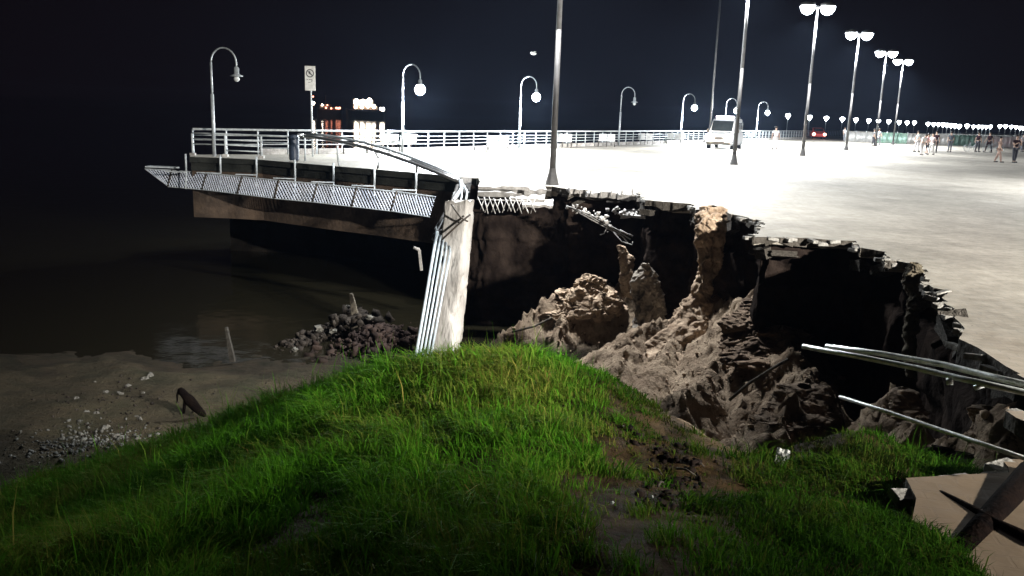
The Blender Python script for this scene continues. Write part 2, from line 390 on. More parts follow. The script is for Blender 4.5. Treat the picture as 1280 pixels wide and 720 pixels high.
ridge([(592, 440, 22.3), (640, 408, 22.8), (690, 376, 23.1), (735, 362, 23.4), (780, 356, 23.6)], 1.35)
ridge([(700, 400, 22.4), (698, 440, 21.4)], 1.6)           # heap against the back wall
ridge([(885, 385, 18.9), (850, 405, 18.6), (800, 410, 18.3), (770, 428, 17.9), (728, 458, 17.4)], .8)        # crest of the main slope
ridge([(838, 430, 17.8), (815, 470, 16.4), (800, 500, 15.3)], .62)
ridge([(785, 432, 17.6), (762, 470, 16.4)], .6)
ridge([(895, 380, 19), (945, 380, 17), (975, 400, 15.8), (985, 440, 14.6)], 1.05)
ridge([(905, 440, 16.4), (880, 480, 14.6), (850, 500, 13.6)], .9)
ridge([(1010, 470, 12.4), (1000, 505, 11.2), (965, 535, 9.8)], 1.3)
ridge([(1125, 490, 9.4), (1150, 540, 8.2)], 1.5)
ridge([(1235, 515, 7.6), (1262, 560, 6.3)], 1.6)
def pit_h(x, y):
    r = np.full(x.shape, -9.0)
    for (a, b, c, s, e) in peaks:
        d = np.hypot(x - a, (y - b) * e); r = np.maximum(r, c - s * np.power(d, .85))
    return r
def terrain_z(x, y):
    near = mound(x, y)
    base = -3.9 - .035 * np.clip(y - 11, 0, 30) - .03 * np.clip(y - 18.5, 0, 4) + .07 * fbm(x * .5, y * .5, s=3)
    base = base - .10 * np.clip((y - 19.0) / 3, 0, 3) * (x < 12) - .05 * np.clip(-x - 14, 0, 40)
    t = np.clip((y - 9.0) / 3.0, 0, 1); t = t * t * (3 - 2 * t)
    z = near * (1 - t) + base * t
    z = np.maximum(z, base)
    ph = pit_h(x, y)
    bil = billow(x * 1.3, y * 1.0, s=21, o=6)
    mainm = np.exp(-(((x - 3.0) / 1.9) ** 2 + ((y - 16.6) / 3.2) ** 2))
    grain = billow((x + y * .35) * 4.2, y * 1.1 - x * .3, s=25, o=4)
    ph2 = ph + (.20 * bil * (1 - .85 * mainm) + .055 * grain + .035 * fbm(x * 9, y * 9, s=27, o=3)) * np.clip((ph - base) * .8, 0, 1)
    z = np.maximum(z, ph2)
    z = z + .05 * fbm(x * 1.5, y * 1.5, s=5) * np.where(near > base + 1, .8, 1) + .02 * fbm(x * 9, y * 9, s=8, o=2) * np.where(near > base + 1, .4, 1)
    return z, near, base, ph2
gx = np.concatenate([np.arange(-70, -12, 1.5), np.arange(-12, -4, .14), np.arange(-4, 9, .055), np.arange(9, 16, .3), np.arange(16, 60, 4)])
gy = np.concatenate([np.arange(-12, .5, .5), np.arange(.5, 9.5, .055), np.arange(9.5, 26, .065), np.arange(26, 50, 1.2)])
X, Y = np.meshgrid(gx, gy, indexing='ij')
Z, NR, BS, PH = terrain_z(X, Y)
# rough, crumbly faces where the ground is steep
gzx, gzy = np.gradient(Z, gx, gy); steep = np.clip(np.hypot(gzx, gzy) - .35, 0, 1.2)
pitm = ((PH > BS + .05) & (PH >= NR - .1)).astype(float)
amp = steep * np.clip(pitm + .35, 0, 1)
dX = .09 * fbm(X * 3.5, Y * 3.5, Z * 3.5, s=31, o=5) * amp
dY = .09 * fbm(X * 3.5, Y * 3.5, Z * 3.5, s=41, o=5) * amp
Z2 = Z + .05 * billow(X * 6.1, Y * 6.1, Z * 5, s=51, o=3) * amp
ins = inside(X, Y)
Z2 = np.where(ins, np.minimum(Z2, -.42), Z2)
X2 = X + dX; Y2 = Y + dY
def path_mask(x, y):
    # worn bare path from the bottom of the view up over the right flank of the mound
    a, b, c, d = G(790, 720, .5), G(800, 620, .15), P3(860, 560, 5.6), P3(905, 530, 6.6)
    pts = [(a.x, a.y, .3), (b.x, b.y, .36), (c.x, c.y, .55), (d.x, d.y, .8), (d.x + .5, d.y + 1.2, 1.3)]
    r = np.zeros(x.shape)
    for p, q in zip(pts[:-1], pts[1:]):
        ux, uy = q[0] - p[0], q[1] - p[1]; L2 = ux * ux + uy * uy
        t = np.clip(((x - p[0]) * ux + (y - p[1]) * uy) / L2, 0, 1)
        dd = np.hypot(x - p[0] - t * ux, y - p[1] - t * uy); wd = p[2] + (q[2] - p[2]) * t
        r = np.maximum(r, np.clip(1.4 - dd / wd, 0, 1))
    return np.clip(r * .74 + (.3 * fbm(x * 1.7, y * 1.7, s=77) + .5 * fbm(x * 6, y * 6, s=78, o=3)) * (r > .02), 0, 1)
def ground_mat():
    mt = bpy.data.materials.new('beach and soil'); mt.use_nodes = True; nt = mt.node_tree; N = nt.nodes; L = nt.links
    b = N['Principled BSDF']; b.inputs['Roughness'].default_value = .95
    at = N.new('ShaderNodeAttribute'); at.attribute_name = 'soiltype'
    sp = N.new('ShaderNodeSeparateColor'); L.new(at.outputs['Color'], sp.inputs[0])
    tc = N.new('ShaderNodeTexCoord')
    def ramp(scale, c1, c2, lo=.36, hi=.64):
        n = N.new('ShaderNodeTexNoise'); n.inputs['Scale'].default_value = scale; n.inputs['Detail'].default_value = 9; n.inputs['Roughness'].default_value = .7
        L.new(tc.outputs['Object'], n.inputs['Vector']); r = N.new('ShaderNodeValToRGB'); r.color_ramp.elements[0].position = lo; r.color_ramp.elements[1].position = hi
        r.color_ramp.elements[0].color = (*c1, 1); r.color_ramp.elements[1].color = (*c2, 1); L.new(n.outputs['Fac'], r.inputs[0]); return n, r
    _, sand = ramp(.8, (.052, .052, .030), (.125, .100, .062))
    nn, soil = ramp(1.6, (.20, .14, .095), (.48, .37, .265), .36, .6)
    _, turf = ramp(2.5, (.022, .014, .005), (.105, .062, .025))
    _, hole = ramp(5.5, (.18, .15, .13), (1, 1, 1), .36, .43)
    _, damp = ramp(1.5, (.009, .009, .006), (.034, .025, .017))  # dark tone for damp ground and the darker left sand
    m1 = N.new('ShaderNodeMixRGB'); L.new(sp.outputs[0], m1.inputs[0]); L.new(sand.outputs[0], m1.inputs[1]); L.new(soil.outputs[0], m1.inputs[2])
    m2 = N.new('ShaderNodeMixRGB'); L.new(sp.outputs[1], m2.inputs[0]); mh = N.new('ShaderNodeMixRGB'); mh.blend_type = 'MULTIPLY'; L.new(sp.outputs[0], mh.inputs[0]); L.new(m1.outputs[0], mh.inputs[1]); L.new(hole.outputs[0], mh.inputs[2]); L.new(mh.outputs[0], m2.inputs[1]); L.new(turf.outputs[0], m2.inputs[2])
    m3 = N.new('ShaderNodeMixRGB'); L.new(sp.outputs[2], m3.inputs[0]); L.new(m2.outputs[0], m3.inputs[1]); L.new(damp.outputs[0], m3.inputs[2])
    L.new(m3.outputs[0], b.inputs['Base Color'])
    n2 = N.new('ShaderNodeTexNoise'); n2.inputs['Scale'].default_value = 9; n2.inputs['Detail'].default_value = 10; n2.inputs['Roughness'].default_value = .75
    L.new(tc.outputs['Object'], n2.inputs['Vector']); bp = N.new('ShaderNodeBump'); bp.inputs['Strength'].default_value = 1; bp.inputs['Distance'].default_value = .16; b.inputs['Specular IOR Level'].default_value = .12
    L.new(n2.outputs['Fac'], bp.inputs['Height']); L.new(bp.outputs[0], b.inputs['Normal'])
    return mt
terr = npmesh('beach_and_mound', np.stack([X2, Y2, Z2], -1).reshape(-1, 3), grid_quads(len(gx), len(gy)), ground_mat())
tag(terr, 'sand beach, eroded earth slope and foreground mound', kind='structure')
pth = path_mask(X, Y)
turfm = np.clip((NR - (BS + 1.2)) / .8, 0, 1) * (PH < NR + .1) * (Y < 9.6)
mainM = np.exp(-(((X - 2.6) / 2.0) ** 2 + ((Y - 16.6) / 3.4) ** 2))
dampdarkm = np.clip(fbm(X * .7, Y * .7, s=91) * 1.2 - .25, 0, 1) * pitm * .6 * np.clip(1 - 1.4 * mainM, 0, 1)
dampdarkm = np.maximum(dampdarkm, .93 * np.clip((WATER + .42 - Z + .05 * fbm(X * .8, Y * .8, s=97)) / .3, 0, 1) * (Y > 9))
dampdarkm = np.maximum(dampdarkm, .75 * np.clip((-X - 6.2 - .5 * (Y - 15) * .3 + .8 * fbm(X * .5, Y * .5, s=95)) / 2.5, 0, 1) * (Y > 9))  # sand gets darker toward the left
dampdarkm = np.maximum(dampdarkm, np.clip((X - 5.0 + (Y - 16) * .1) / .7, 0, 1) * pitm * .5 * (Y > 9))
col = np.zeros((X.size, 4), np.float32); col[:, 3] = 1
edge = np.clip((Y - 5.6) / 1.2, 0, 1) * pth * turfm
col[:, 0] = np.clip(pitm + edge, 0, 1).ravel(); col[:, 1] = (turfm * (1 - .7 * edge)).ravel(); col[:, 2] = dampdarkm.ravel()
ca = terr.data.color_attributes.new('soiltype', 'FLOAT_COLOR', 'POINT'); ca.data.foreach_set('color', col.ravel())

# vertical wall of the pit below the plaza rim
def pit_wall():
    pts = [pit[0] + Vector((-.6, .5, 0))] + pit
    sm = []
    for a, b in zip(pts[:-1], pts[1:]):
        n = max(1, int((b - a).length / .07))
        sm += [a.lerp(b, k / n) for k in range(n)]
    A = np.array([(p.x, p.y) for p in sm])
    k = np.ones(9) / 9; As = A.copy()
    for c in (0, 1): As[:, c] = np.convolve(np.pad(A[:, c], 4, mode='edge'), k, 'valid')
    t = np.gradient(As, axis=0); t /= np.maximum(np.linalg.norm(t, axis=1, keepdims=True), 1e-6)
    nrm = np.stack([t[:, 1], -t[:, 0]], 1)        # pointing into the pit for this winding
    zs = np.arange(-.12, -5.0, -.075)
    P = As[:, None, :]; N_ = nrm[:, None, :]; ZZ = np.broadcast_to(zs[None, :], (len(As), len(zs)))
    XX = np.broadcast_to(P[..., 0], ZZ.shape); YY = np.broadcast_to(P[..., 1], ZZ.shape)
    d = -.22 + .16 * fbm(XX * .8, YY * .8, ZZ * .5, s=61, o=5) + .05 * billow(XX * 3, YY * 3, ZZ * 2.2, s=71, o=3) + np.clip((-ZZ - 2.6) * .12, 0, 1)
    d = d - .1 * (vnoise(XX * 0 + ZZ * 2.5, ZZ * 0, s=9) > .1)
    V = np.stack([XX + N_[..., 0] * d, YY + N_[..., 1] * d, ZZ], -1).reshape(-1, 3)
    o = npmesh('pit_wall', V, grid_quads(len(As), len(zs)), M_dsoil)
    return tag(o, 'dark crumbling earth face under the broken plaza edge', kind='structure')
pit_wall()

# lofted lumps of pale soil still clinging to the wall
def soil_lump(secs, label, mt=M_soil, seed=0, dep=.6, amp=.16, name='soil_buttress', f=2.4):
    ns = 130; nr = 90
    S_ = np.array([(*P3(px, py, d), wpx * d / F / 2) for px, py, d, wpx in secs])
    u = np.linspace(0, len(S_) - 1, ns); i0 = np.minimum(u.astype(int), len(S_) - 2); fr = (u - i0)[:, None]
    Q = S_[i0] * (1 - fr) + S_[i0 + 1] * fr
    th = np.linspace(0, 2 * np.pi, nr, endpoint=False)
    cx, cy, cz, rw = [Q[:, k][:, None] for k in range(4)]
    end = np.sqrt(np.clip(1 - np.abs(np.linspace(-1, 1, ns)) ** 8, 0.02, 1))[:, None]
    x = cx + rw * np.cos(th) * end; y = cy + rw * dep * np.sin(th) * end + 0 * x; z = cz + 0 * x
    bl = (billow(x * 8.5, y * 8.5, z * 3.2, s=seed + 29, o=5) * .36 + fbm(x * 16, y * 16, z * 14, s=seed + 39, o=3) * .22) * amp
    x2 = x + amp * .55 * fbm(x * f, y * f, z * f, s=seed, o=5) + bl * np.cos(th); y2 = y + amp * .55 * fbm(x * f, y * f, z * f, s=seed + 9, o=5) + bl * np.sin(th); z2 = z + amp * .5 * fbm(x * f, y * f, z * f, s=seed + 19, o=4)
    V = np.stack([x2, y2, z2], -1).reshape(-1, 3)
    o = npmesh(name, V, grid_quads(ns, nr, True), mt); return tag(o, label, kind='structure')
soil_lump([(889, 264, 20.4), (884, 282, 20.3), (888, 310, 20.2), (884, 340, 20.0), (872, 375, 19.8), (862, 410, 19.2), (845, 470, 18.2)] and
          [(890, 256, 19.75, 46), (890, 272, 19.5, 46), (889, 288, 19.4, 36), (889, 310, 19.3, 30), (885, 340, 19.2, 24), (876, 368, 19.0, 28), (866, 395, 18.7, 50), (852, 430, 18.2, 95), (842, 470, 17.2, 130)], 'tall pale soil buttress hanging from the plaza rim', seed=3)
soil_lump([(806, 328, 20.9, 10), (806, 345, 20.9, 24), (810, 370, 20.8, 30), (813, 400, 20.6, 36), (810, 440, 20, 60)], 'grey rough soil spire', seed=23, mt=mat('grey clay soil', (.25, .22, .185), .95, 0, (.10, .085, .07), 2, .9, 9))
soil_lump([(776, 306, 22.6, 7), (780, 322, 22.6, 16), (788, 345, 22.5, 20), (796, 372, 22.4, 36)], 'thin soil spire', seed=33, amp=.12)
soil_lump([(738, 343, 23.4, 10), (742, 356, 23.3, 34), (744, 374, 23.2, 60), (738, 396, 23.0, 90)], 'crumbled soil crest below the wall', seed=43, amp=.24, f=4.2)
soil_lump([(706, 360, 23.2, 6), (707, 375, 23.1, 20), (698, 398, 22.9, 60)], 'small pointed soil lump', seed=53, amp=.2, f=4.5)
soil_lump([(1144, 328, 12.4, 20), (1147, 350, 12.3, 26), (1143, 372, 12.2, 17), (1141, 395, 12.0, 11), (1139, 440, 11.8, 7), (1139, 470, 11.6, 5)], 'narrow hanging column of earth and roots', mt=mat('root bound earth', (.12, .10, .075), .95, 0, (.05, .045, .03), 5, .9, 12), seed=63, amp=.11, dep=.9)
soil_lump([(960, 378, 16.6, 30), (955, 400, 16.2, 80), (950, 430, 15.6, 100), (945, 470, 14.8, 90)], 'dark overhanging clod of earth', mt=mat('brown clod earth', (.30, .215, .15), .95, 0, (.09, .062, .045), 1.6, 1, 7), seed=73, amp=.3, f=1.6)
soil_lump([(1005, 480, 11.3, 36), (1000, 505, 11.0, 60), (990, 530, 10.4, 110)], 'tan earth knob beside the grass', mt=mat('tan earth', (.30, .22, .155), .95, 0, (.10, .075, .055), 2.6, 1, 9), seed=83, amp=.2)
soil_lump([(1130, 487, 9.3, 30), (1136, 515, 9.0, 40), (1140, 545, 8.6, 34), (1145, 580, 8.2, 50)], 'upright tan earth slab behind the railing', mt=mat('tan earth'  , (0, 0, 0)), seed=93, amp=.1)
soil_lump([(1236, 510, 7.4, 30), (1242, 540, 7.2, 60), (1248, 565, 6.8, 80)], 'rocky earth lump under the plaza corner', mt=mat('tan earth', (0, 0, 0)), seed=103, amp=.12, f=4)
soil_lump([(1180, 560, 6.9, 40), (1185, 585, 6.6, 90), (1175, 600, 6.3, 120)], 'reddish dark earth bank below the corner', mt=M_dsoil, seed=113, amp=.12, f=4)

# ---------------------------------------------------------------- promenade: retaining wall, fascia, soffit
def pline_at(pts, off, z):
    return [Vector((p.x, p.y, z)) + off for p in pts]
M_black = mat('shade black concrete', (.014, .012, .010), .95, 0, (.007, .006, .005), 1, .5, 8)  # under-deck shade put into the near-black colour of soffit and recess
prom = thing('promenade_wall', 'dark concrete edge and wall carrying the promenade deck', 'sea wall')
def strip(name, pts, z0, z1, th, mt, parent, yoff=0.0):
    bm = bmesh.new(); ring = []
    for i, p in enumerate(pts):
        d = (pts[min(i + 1, len(pts) - 1)] - pts[max(i - 1, 0)]).normalized(); n = Vector((-d.y, d.x, 0))  # into the deck
        a = p + n * yoff; b = a + n * th
        ring.append([bm.verts.new((a.x, a.y, z0)), bm.verts.new((a.x, a.y, z1)), bm.verts.new((b.x, b.y, z1)), bm.verts.new((b.x, b.y, z0))])
    for u, v in zip(ring[:-1], ring[1:]):
        for k in range(4): bm.faces.new((u[k], v[k], v[(k + 1) % 4], u[(k + 1) % 4]))
    bm.faces.new(ring[0][::-1]); bm.faces.new(ring[-1])
    bmesh.ops.recalc_face_normals(bm, faces=bm.faces)
    return obj(name, bm, mt, parent)
fr2 = [Vector((p.x, p.y, 0)) for p in front]
fr_ext = fr2
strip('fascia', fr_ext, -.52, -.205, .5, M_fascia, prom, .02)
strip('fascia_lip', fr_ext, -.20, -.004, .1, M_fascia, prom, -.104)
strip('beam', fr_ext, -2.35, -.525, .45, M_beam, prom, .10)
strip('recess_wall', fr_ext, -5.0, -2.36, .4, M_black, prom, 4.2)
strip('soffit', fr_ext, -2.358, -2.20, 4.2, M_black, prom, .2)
# wall behind the collapsed stretch
endp = front[-1]; w0 = endp + Vector((-.1, .25, 0)); w1 = G(795, 239) + Vector((0, .35, 0)); w2 = G(866, 254) + Vector((.1, .3, 0))
bw = thing('retaining_wall', 'tall dark brown wall exposed under the collapsed plaza edge', 'wall')
bm = bmesh.new()
def wall_panels():
    a, b = w0, w1; n = 7
    for k in range(n):
        p = a.lerp(b, k / n); q = a.lerp(b, (k + 1) / n); c = (p + q) / 2; d = (q - p); L = d.length
        rot = Euler((0, 0, math.atan2(d.y, d.x)))
        B('wall_panel', (c.x, c.y, -2.9), (L - .02, .3 + .03 * (k % 2), 4.3), M_wall, bw, rot, .015)
wall_panels()
B('capping_beam', ((w0.x + w1.x) / 2, (w0.y + w1.y) / 2 - .02, -.55), ((w1 - w0).length, .5, .38), M_concg, bw, Euler((0, 0, math.atan2((w1 - w0).y, (w1 - w0).x))), .03)

# concrete stub at the end of the promenade
e = G(587, 221.5); 
st = thing('concrete_stub', 'dark concrete block at the broken end of the promenade', 'block', (e.x, e.y - .1, 0), .1)
B('block', (0, 0, -.22), (.66, .5, .52), M_concg, st, None, .02)
B('block_foot', (.0, -.03, -.62), (.9, .45, .26), M_fascia, st, None, .02)

# broken layered slabs along the back rim, each lifted apart
def slab(px, py, d, L, h, dep, rz, tilt, label, mt=M_concg):
    p = P3(px, py, d); bm = bmesh.new(); box(bm, (0, 0, 0), (L, dep, h))
    bmesh.ops.subdivide_edges(bm, edges=bm.edges, cuts=5, use_grid_fill=True)
    for v in bm.verts:
        q = v.co * 7 + Vector((px, py, d)); 
        v.co += Vector((float(vnoise(q.x, q.y, q.z, 1)), float(vnoise(q.x, q.y, q.z, 2)), float(vnoise(q.x, q.y, q.z, 3)))) * .045
    o = obj('broken_slab', bm, mt); o.location = p; o.rotation_euler = (tilt, 0, rz)
    tag(o, label, 'concrete slab', 'broken slab pieces along the rim'); return o
slab(630, 233.5, 24.6, 1.5, .1, .5, .02, .1, 'pale long slab strip just right of the concrete stub', M_conc)
slab(622, 240, 24.5, 1.1, .13, .5, .0, .2, 'grey slab layer under the pale strip beside the stub')
slab(668, 236.5, 24.6, .7, .14, .4, .1, .3, 'dark cracked slab piece left of the near mast foot')
slab(660, 247, 24.3, 1.0, .09, .4, -.04, .3, 'pale sagging slab edge above the rebar teeth', M_conc)
slab(722, 237, 24.3, .5, .12, .5, .05, .1, 'short slab piece right below the near mast foot', M_conc)
slab(752, 242, 24.1, .9, .16, .5, .02, .1, 'grey slab course with upright ties under the rim')
slab(785, 244, 24.0, .6, .16, .5, -.05, .2, 'end of the slab course beside the stepped rim')
slab(672, 254, 24.1, .9, .08, .35, .12, .4, 'broken pale shelf hanging beside the rebar teeth', M_conc)
slab(792, 268, 23.6, .7, .1, .35, -.3, .3, 'small pale chunk hanging right of the torn reinforcement', M_conc)
# upright ties between slab layers
tie = thing('starter_bars', 'row of short bars standing along the broken slab course', 'rebar')
for i, x in enumerate(range(712, 792, 13)):
    T('bar', [P3(x, 246, 23.75), P3(x + 1, 233, 23.8)], .022, M_conc, tie, 6)

# rebar teeth hanging beside the pillar
rt = thing('hanging_rebar', 'zigzag of pale bent rebar hanging beside the concrete pillar', 'rebar')
x = 597
while x < 664:
    T('bar', [P3(x, 248 + random.uniform(-2, 1), 23.6), P3(x + random.uniform(5, 9), 266 + random.uniform(-3, 3), 23.3)], .016, M_conc, rt, 5)
    T('bar', [P3(x + 8, 249, 23.6), P3(x + random.uniform(0, 4), 265 + random.uniform(-4, 2), 23.4)], .012, M_conc, rt, 5)
    x += random.uniform(5.5, 8.5)
T('bar', [P3(596, 249, 23.6), P3(668, 252, 23.6)], .02, M_conc, rt, 5)

# torn reinforced strip
ts = thing('torn_reinforced_strip', 'crumbled pale concrete strip with bent rebar dangling over the pit', 'rebar')
def crumb(name, pts, wd, parent, mt=M_conc, seed=1):
    cs = []
    for k in range(len(pts) - 1):
        for j in range(14): cs.append(tuple(pts[k].lerp(pts[k + 1], j / 14) + Vector((random.gauss(0, .05), random.gauss(0, .06), random.gauss(0, .05)))))
    o = chunks(name, cs, [wd * random.uniform(.2, .8) for _ in cs], mt, parent); o['kind'] = 'stuff'; return o
crumb('concrete_crumbs', [P3(710, 258, 23.5), P3(735, 265, 23.2), P3(756, 273, 22.9), P3(764, 286, 22.7)], .085, ts)
crumb('concrete_crumbs', [P3(765, 264, 23.4), P3(782, 268, 23.2), P3(796, 266, 23.1)], .08, ts)
for off in (0, 3, 6):
    T('bar', [P3(708 + off, 257 + off * .6, 23.4), P3(738, 268 + off, 23.1), P3(760, 281 + off * .8, 22.8), P3(778, 290 + off * .9, 22.6), P3(791 - off, 295 + off * 1.4, 22.5)], .017, M_conc, ts, 6)
T('bar', [P3(762, 284, 22.8), P3(770, 294, 22.6), P3(777, 302, 22.5), P3(790, 306, 22.4), P3(791, 302, 22.4)], .016, M_conc, ts, 6)
T('bar', [P3(760, 282, 22.8), P3(755, 292, 22.8), P3(750, 293.5, 22.8)], .014, M_conc, ts, 6)
T('bar', [P3(775, 287, 22.6), P3(791, 296, 22.5)], .014, M_conc, ts, 6)

# white pillar
def pillar():
    t = thing('concrete_pillar', 'tall leaning white concrete pillar fallen from the promenade', 'pillar')
    top = P3(575, 251, 21.2); bot = P3(556, 458, 20.4)
    n = 46; cs = []
    W, D = .66, .5
    ax = (top - bot); 
    ang = R(-24)
    u = Vector((math.cos(ang), math.sin(ang), 0)); v = Vector((-math.sin(ang), math.cos(ang), 0))
    rings = []; loop = []
    per = []
    for k in range(10): per.append((-1 + .2 * k, -1))
    for k in range(8): per.append((1, -1 + .25 * k))
    for k in range(10): per.append((1 - .2 * k, 1))
    for k in range(8): per.append((-1, 1 - .25 * k))
    V = []
    for i in range(n + 1):
        c = bot + ax * (i / n)
        for (a, b) in per:
            e = 1.0
            if abs(a) > .95 and abs(b) > .95: e = .94
            V.append(c + u * a * W / 2 * e + v * b * D / 2 * e)
    V = np.array([tuple(q) for q in V])
    nn = fbm(V[:, 0] * 5, V[:, 1] * 5, V[:, 2] * 5, s=2, o=4)
    chip = np.clip(fbm(V[:, 0] * 3.2, V[:, 1] * 3.2, V[:, 2] * 3.8, s=12, o=4) - .35, 0, 1) * .42
    cen = np.repeat(np.array([tuple(bot + ax * (i / n)) for i in range(n + 1)]), len(per), 0)
    dirn = V - cen; dirn[:, 2] = 0
    V = V + dirn * (.035 * nn - chip)[:, None]
    V[-len(per):, 2] += .1 * nn[-len(per):] ; 
    o = npmesh('shaft', V, grid_quads(n + 1, len(per), True), M_pil, t, smooth=False)
    bm = bmesh.new(); bm.from_mesh(o.data); bm.verts.ensure_lookup_table()
    bm.faces.new([bm.verts[len(V) - len(per) + k] for k in range(len(per))]); bm.to_mesh(o.data); bm.free()
    # cracks: thin dark tie wires on the face
    T('wire', [P3(564, 255, 20.7), P3(570, 264, 20.6), P3(576, 272, 20.6), P3(585, 277, 20.55)], .022, M_dark, t, 5)
    T('wire', [P3(588, 268, 20.6), P3(578, 276, 20.6), P3(566, 287, 20.6), P3(552, 300, 20.5)], .026, M_dark, t, 5)
    return t
M_pil = mat('chipped white concrete', (.56, .54, .52), .85, 0, (.28, .265, .25), 2.2, .8, 10, stretch=(1, 1, .35))
pillar()

# ---------------------------------------------------------------- lattice apron below the deck edge
lat = thing('lattice_apron', 'long white diagonal lattice fence hung below the promenade edge', 'lattice fence')
lo = []
for p in [G(178, 203.5)] + [G(210, 203)] and [None]: pass
def lpt(px, d, z): 
    q = P3(px, 150, d); return Vector((q.x, q.y, z))
Lp = [(178, 33.6), (212, 33.3), (256, 32.6), (301, 31.5), (347, 30.4), (396, 29.7), (446, 28.7), (497, 27.8), (546, 26.6)]
M_lat = mat('white lattice slats', (.62, .66, .74), .6, 0, (.42, .46, .54), 4, .2)
def lat_panel(a, b, tri=False):
    z1 = -.60; z0 = -1.22; d = b - a; L = d.length; u = d.normalized(); out = Vector((u.y, -u.x, 0)); bm = bmesh.new(); H = z1 - z0
    def pt(s, t): return a + u * s + out * (.25 * (1 - t)) + Vector((0, 0, z0 + H * t))     # leans out at the foot
    def seg(s0, t0, s1, t1, r):
        tube(bm, [pt(s0, t0), pt(s1, t1)], r, 4)
    st = .135; k = -H
    s = -H
    while s < L:
        for sg, r in ((1, .021), (-1, .009)):
            s0, s1 = s, s + H; t0, t1 = 0.0, 1.0
            if s0 < 0: t0 = -s0 / H; s0 = 0
            if s1 > L: t1 = 1 - (s1 - L) / H; s1 = L
            if t1 - t0 > .03:
                A_, B_ = (s0, t0), (s1, t1)
                if sg > 0: A_, B_ = (s0, 1 - t0), (s1, 1 - t1)       # running down to the right
                if tri:
                    def cut(q): return (q[0], max(q[1], 1 - q[0] / L))
                    A_, B_ = cut(A_), cut(B_)
                    if (Vector(A_) - Vector(B_)).length < .05: continue
                seg(A_[0], A_[1], B_[0], B_[1], r)
        s += st
    o = obj('lattice_panel', bm, M_lat, lat)
    fb = bmesh.new()
    tube(fb, [pt(0, 1), pt(L, 1)], .028, 6); tube(fb, [pt(0, 1) if tri else pt(0, 0), pt(L, 0)], .02, 6)
    obj('frame_rail', fb, M_white, lat)
    if not tri: T('frame_post', [pt(0, 0), pt(0, 1.05)], .04, M_dark, lat, 6)
P_l = [lpt(px, d, 0) for px, d in Lp]
for i in range(len(P_l) - 1): lat_panel(P_l[i], P_l[i + 1], i == 0)
q0, q1 = P_l[0], P_l[1]
B('end_ledge', ((q0.x + q1.x) / 2 + .1, q0.y, -.5), ((q1 - q0).length, .35, .05), M_white, lat)

# near guard rail on the promenade edge: upper posts, lower outrigger posts
ng = thing('promenade_guardrail', 'white guardrail with posts on the near edge of the promenade', 'railing')
up_px = [(240, 194.5), (281, 196), (326, 198)]
ups = [G(*p) + Vector((0, .1, 0)) for p in up_px]
for p in ups:
    T('post', [p, p + Vector((0, 0, .86))], .042, M_white, ng)
    B('post_base', p + Vector((0, 0, .05)), (.2, .16, .1), M_conc, ng)
endu = G(370, 202) + Vector((0, .1, 0))
T('post', [endu, endu + Vector((0, 0, .92)), endu + Vector((.06, .1, 1.0)), endu + Vector((.2, .5, .98))], .065, M_steel, ng)
T('post', [endu + Vector((.25, .3, 0)), endu + Vector((.25, .3, .95))], .035, M_white, ng)
for k, zz in enumerate((.88, .66, .46, .25)):
    pts = [q + Vector((0, 0, zz)) for q in ups]
    if k == 0: pts.append(endu + Vector((0, 0, .92)))
    if k == 3: pts = pts[1:]
    if k in (1, 2): T('rail', [pts[0], pts[1], pts[2]], .026, M_white, ng)
    else: T('rail', pts, .036 if k == 0 else .024, M_white, ng)
for zz in (.62, .42):
    T('rail', [ups[2] + Vector((0, 0, zz)), ups[2] + Vector((1.25, -.1, zz))], .024, M_white, ng)
low_px = [(234, 192, 212), (277, 195, 216), (322, 198, 219), (370, 202, 223), (418, 206, 227), (469, 210, 231), (521, 213, 236)]
for i, (px, t_, b_) in enumerate(low_px):
    g = front[min(i, 7)]; a = G(px, [196, 197.5, 199.5, 203.5, 207.5, 211.5, 216][i]); a = a + Vector((0, -.16, 0))
    T('outrigger_post', [Vector((a.x, a.y, .12)), Vector((a.x, a.y, -.56))], .038, M_white, ng)
    B('bracket', (a.x - .38, a.y - .05, -.57), (.8, .12, .03), M_white, ng)
    T('strut', [Vector((a.x, a.y, -.56)), Vector((a.x + .03, a.y - .22, -1.2))], .026, M_white, ng)

# bent double handrail sweeping down to the break
bh = thing('bent_handrail', 'bent double steel handrail drooping down to the broken promenade end', 'handrail')
def curve(pp): return [P3(*q) for q in pp]
T('rail', curve([(381, 167.5, 31), (400, 168.5, 30.5), (425, 172, 29.5), (455, 178, 28.5), (485, 186.5, 27.3), (515, 197, 26.1), (545, 209, 25), (575, 222, 24)]), .045, M_galv, bh)
T('rail', curve([(381, 170.5, 30.6), (400, 172.5, 30), (425, 177, 29), (455, 184, 28), (485, 193, 26.8), (515, 203.5, 25.6), (545, 215, 24.6), (572, 226, 23.7)]), .055, M_steel, bh)
T('rail', curve([(515, 200, 25.8), (545, 212, 24.8), (574, 224.5, 23.8)]), .04, M_steel, bh)
T('rail', curve([(376, 172, 30.8), (384, 167.5, 31)]), .05, M_steel, bh)
for pts in ([(422, 182, 28.9), (422, 193, 28.9), (424, 207, 28.7)], [(467, 187, 27.8), (473, 197, 27.7)], [(474, 203, 27.5), (472, 211, 27.5)], [(513, 199, 25.9), (521, 204, 26.0), (521, 216, 26.0)], [(520, 203, 26), (524, 208, 26)]):
    T('post', curve(pts), .035, M_white, bh)

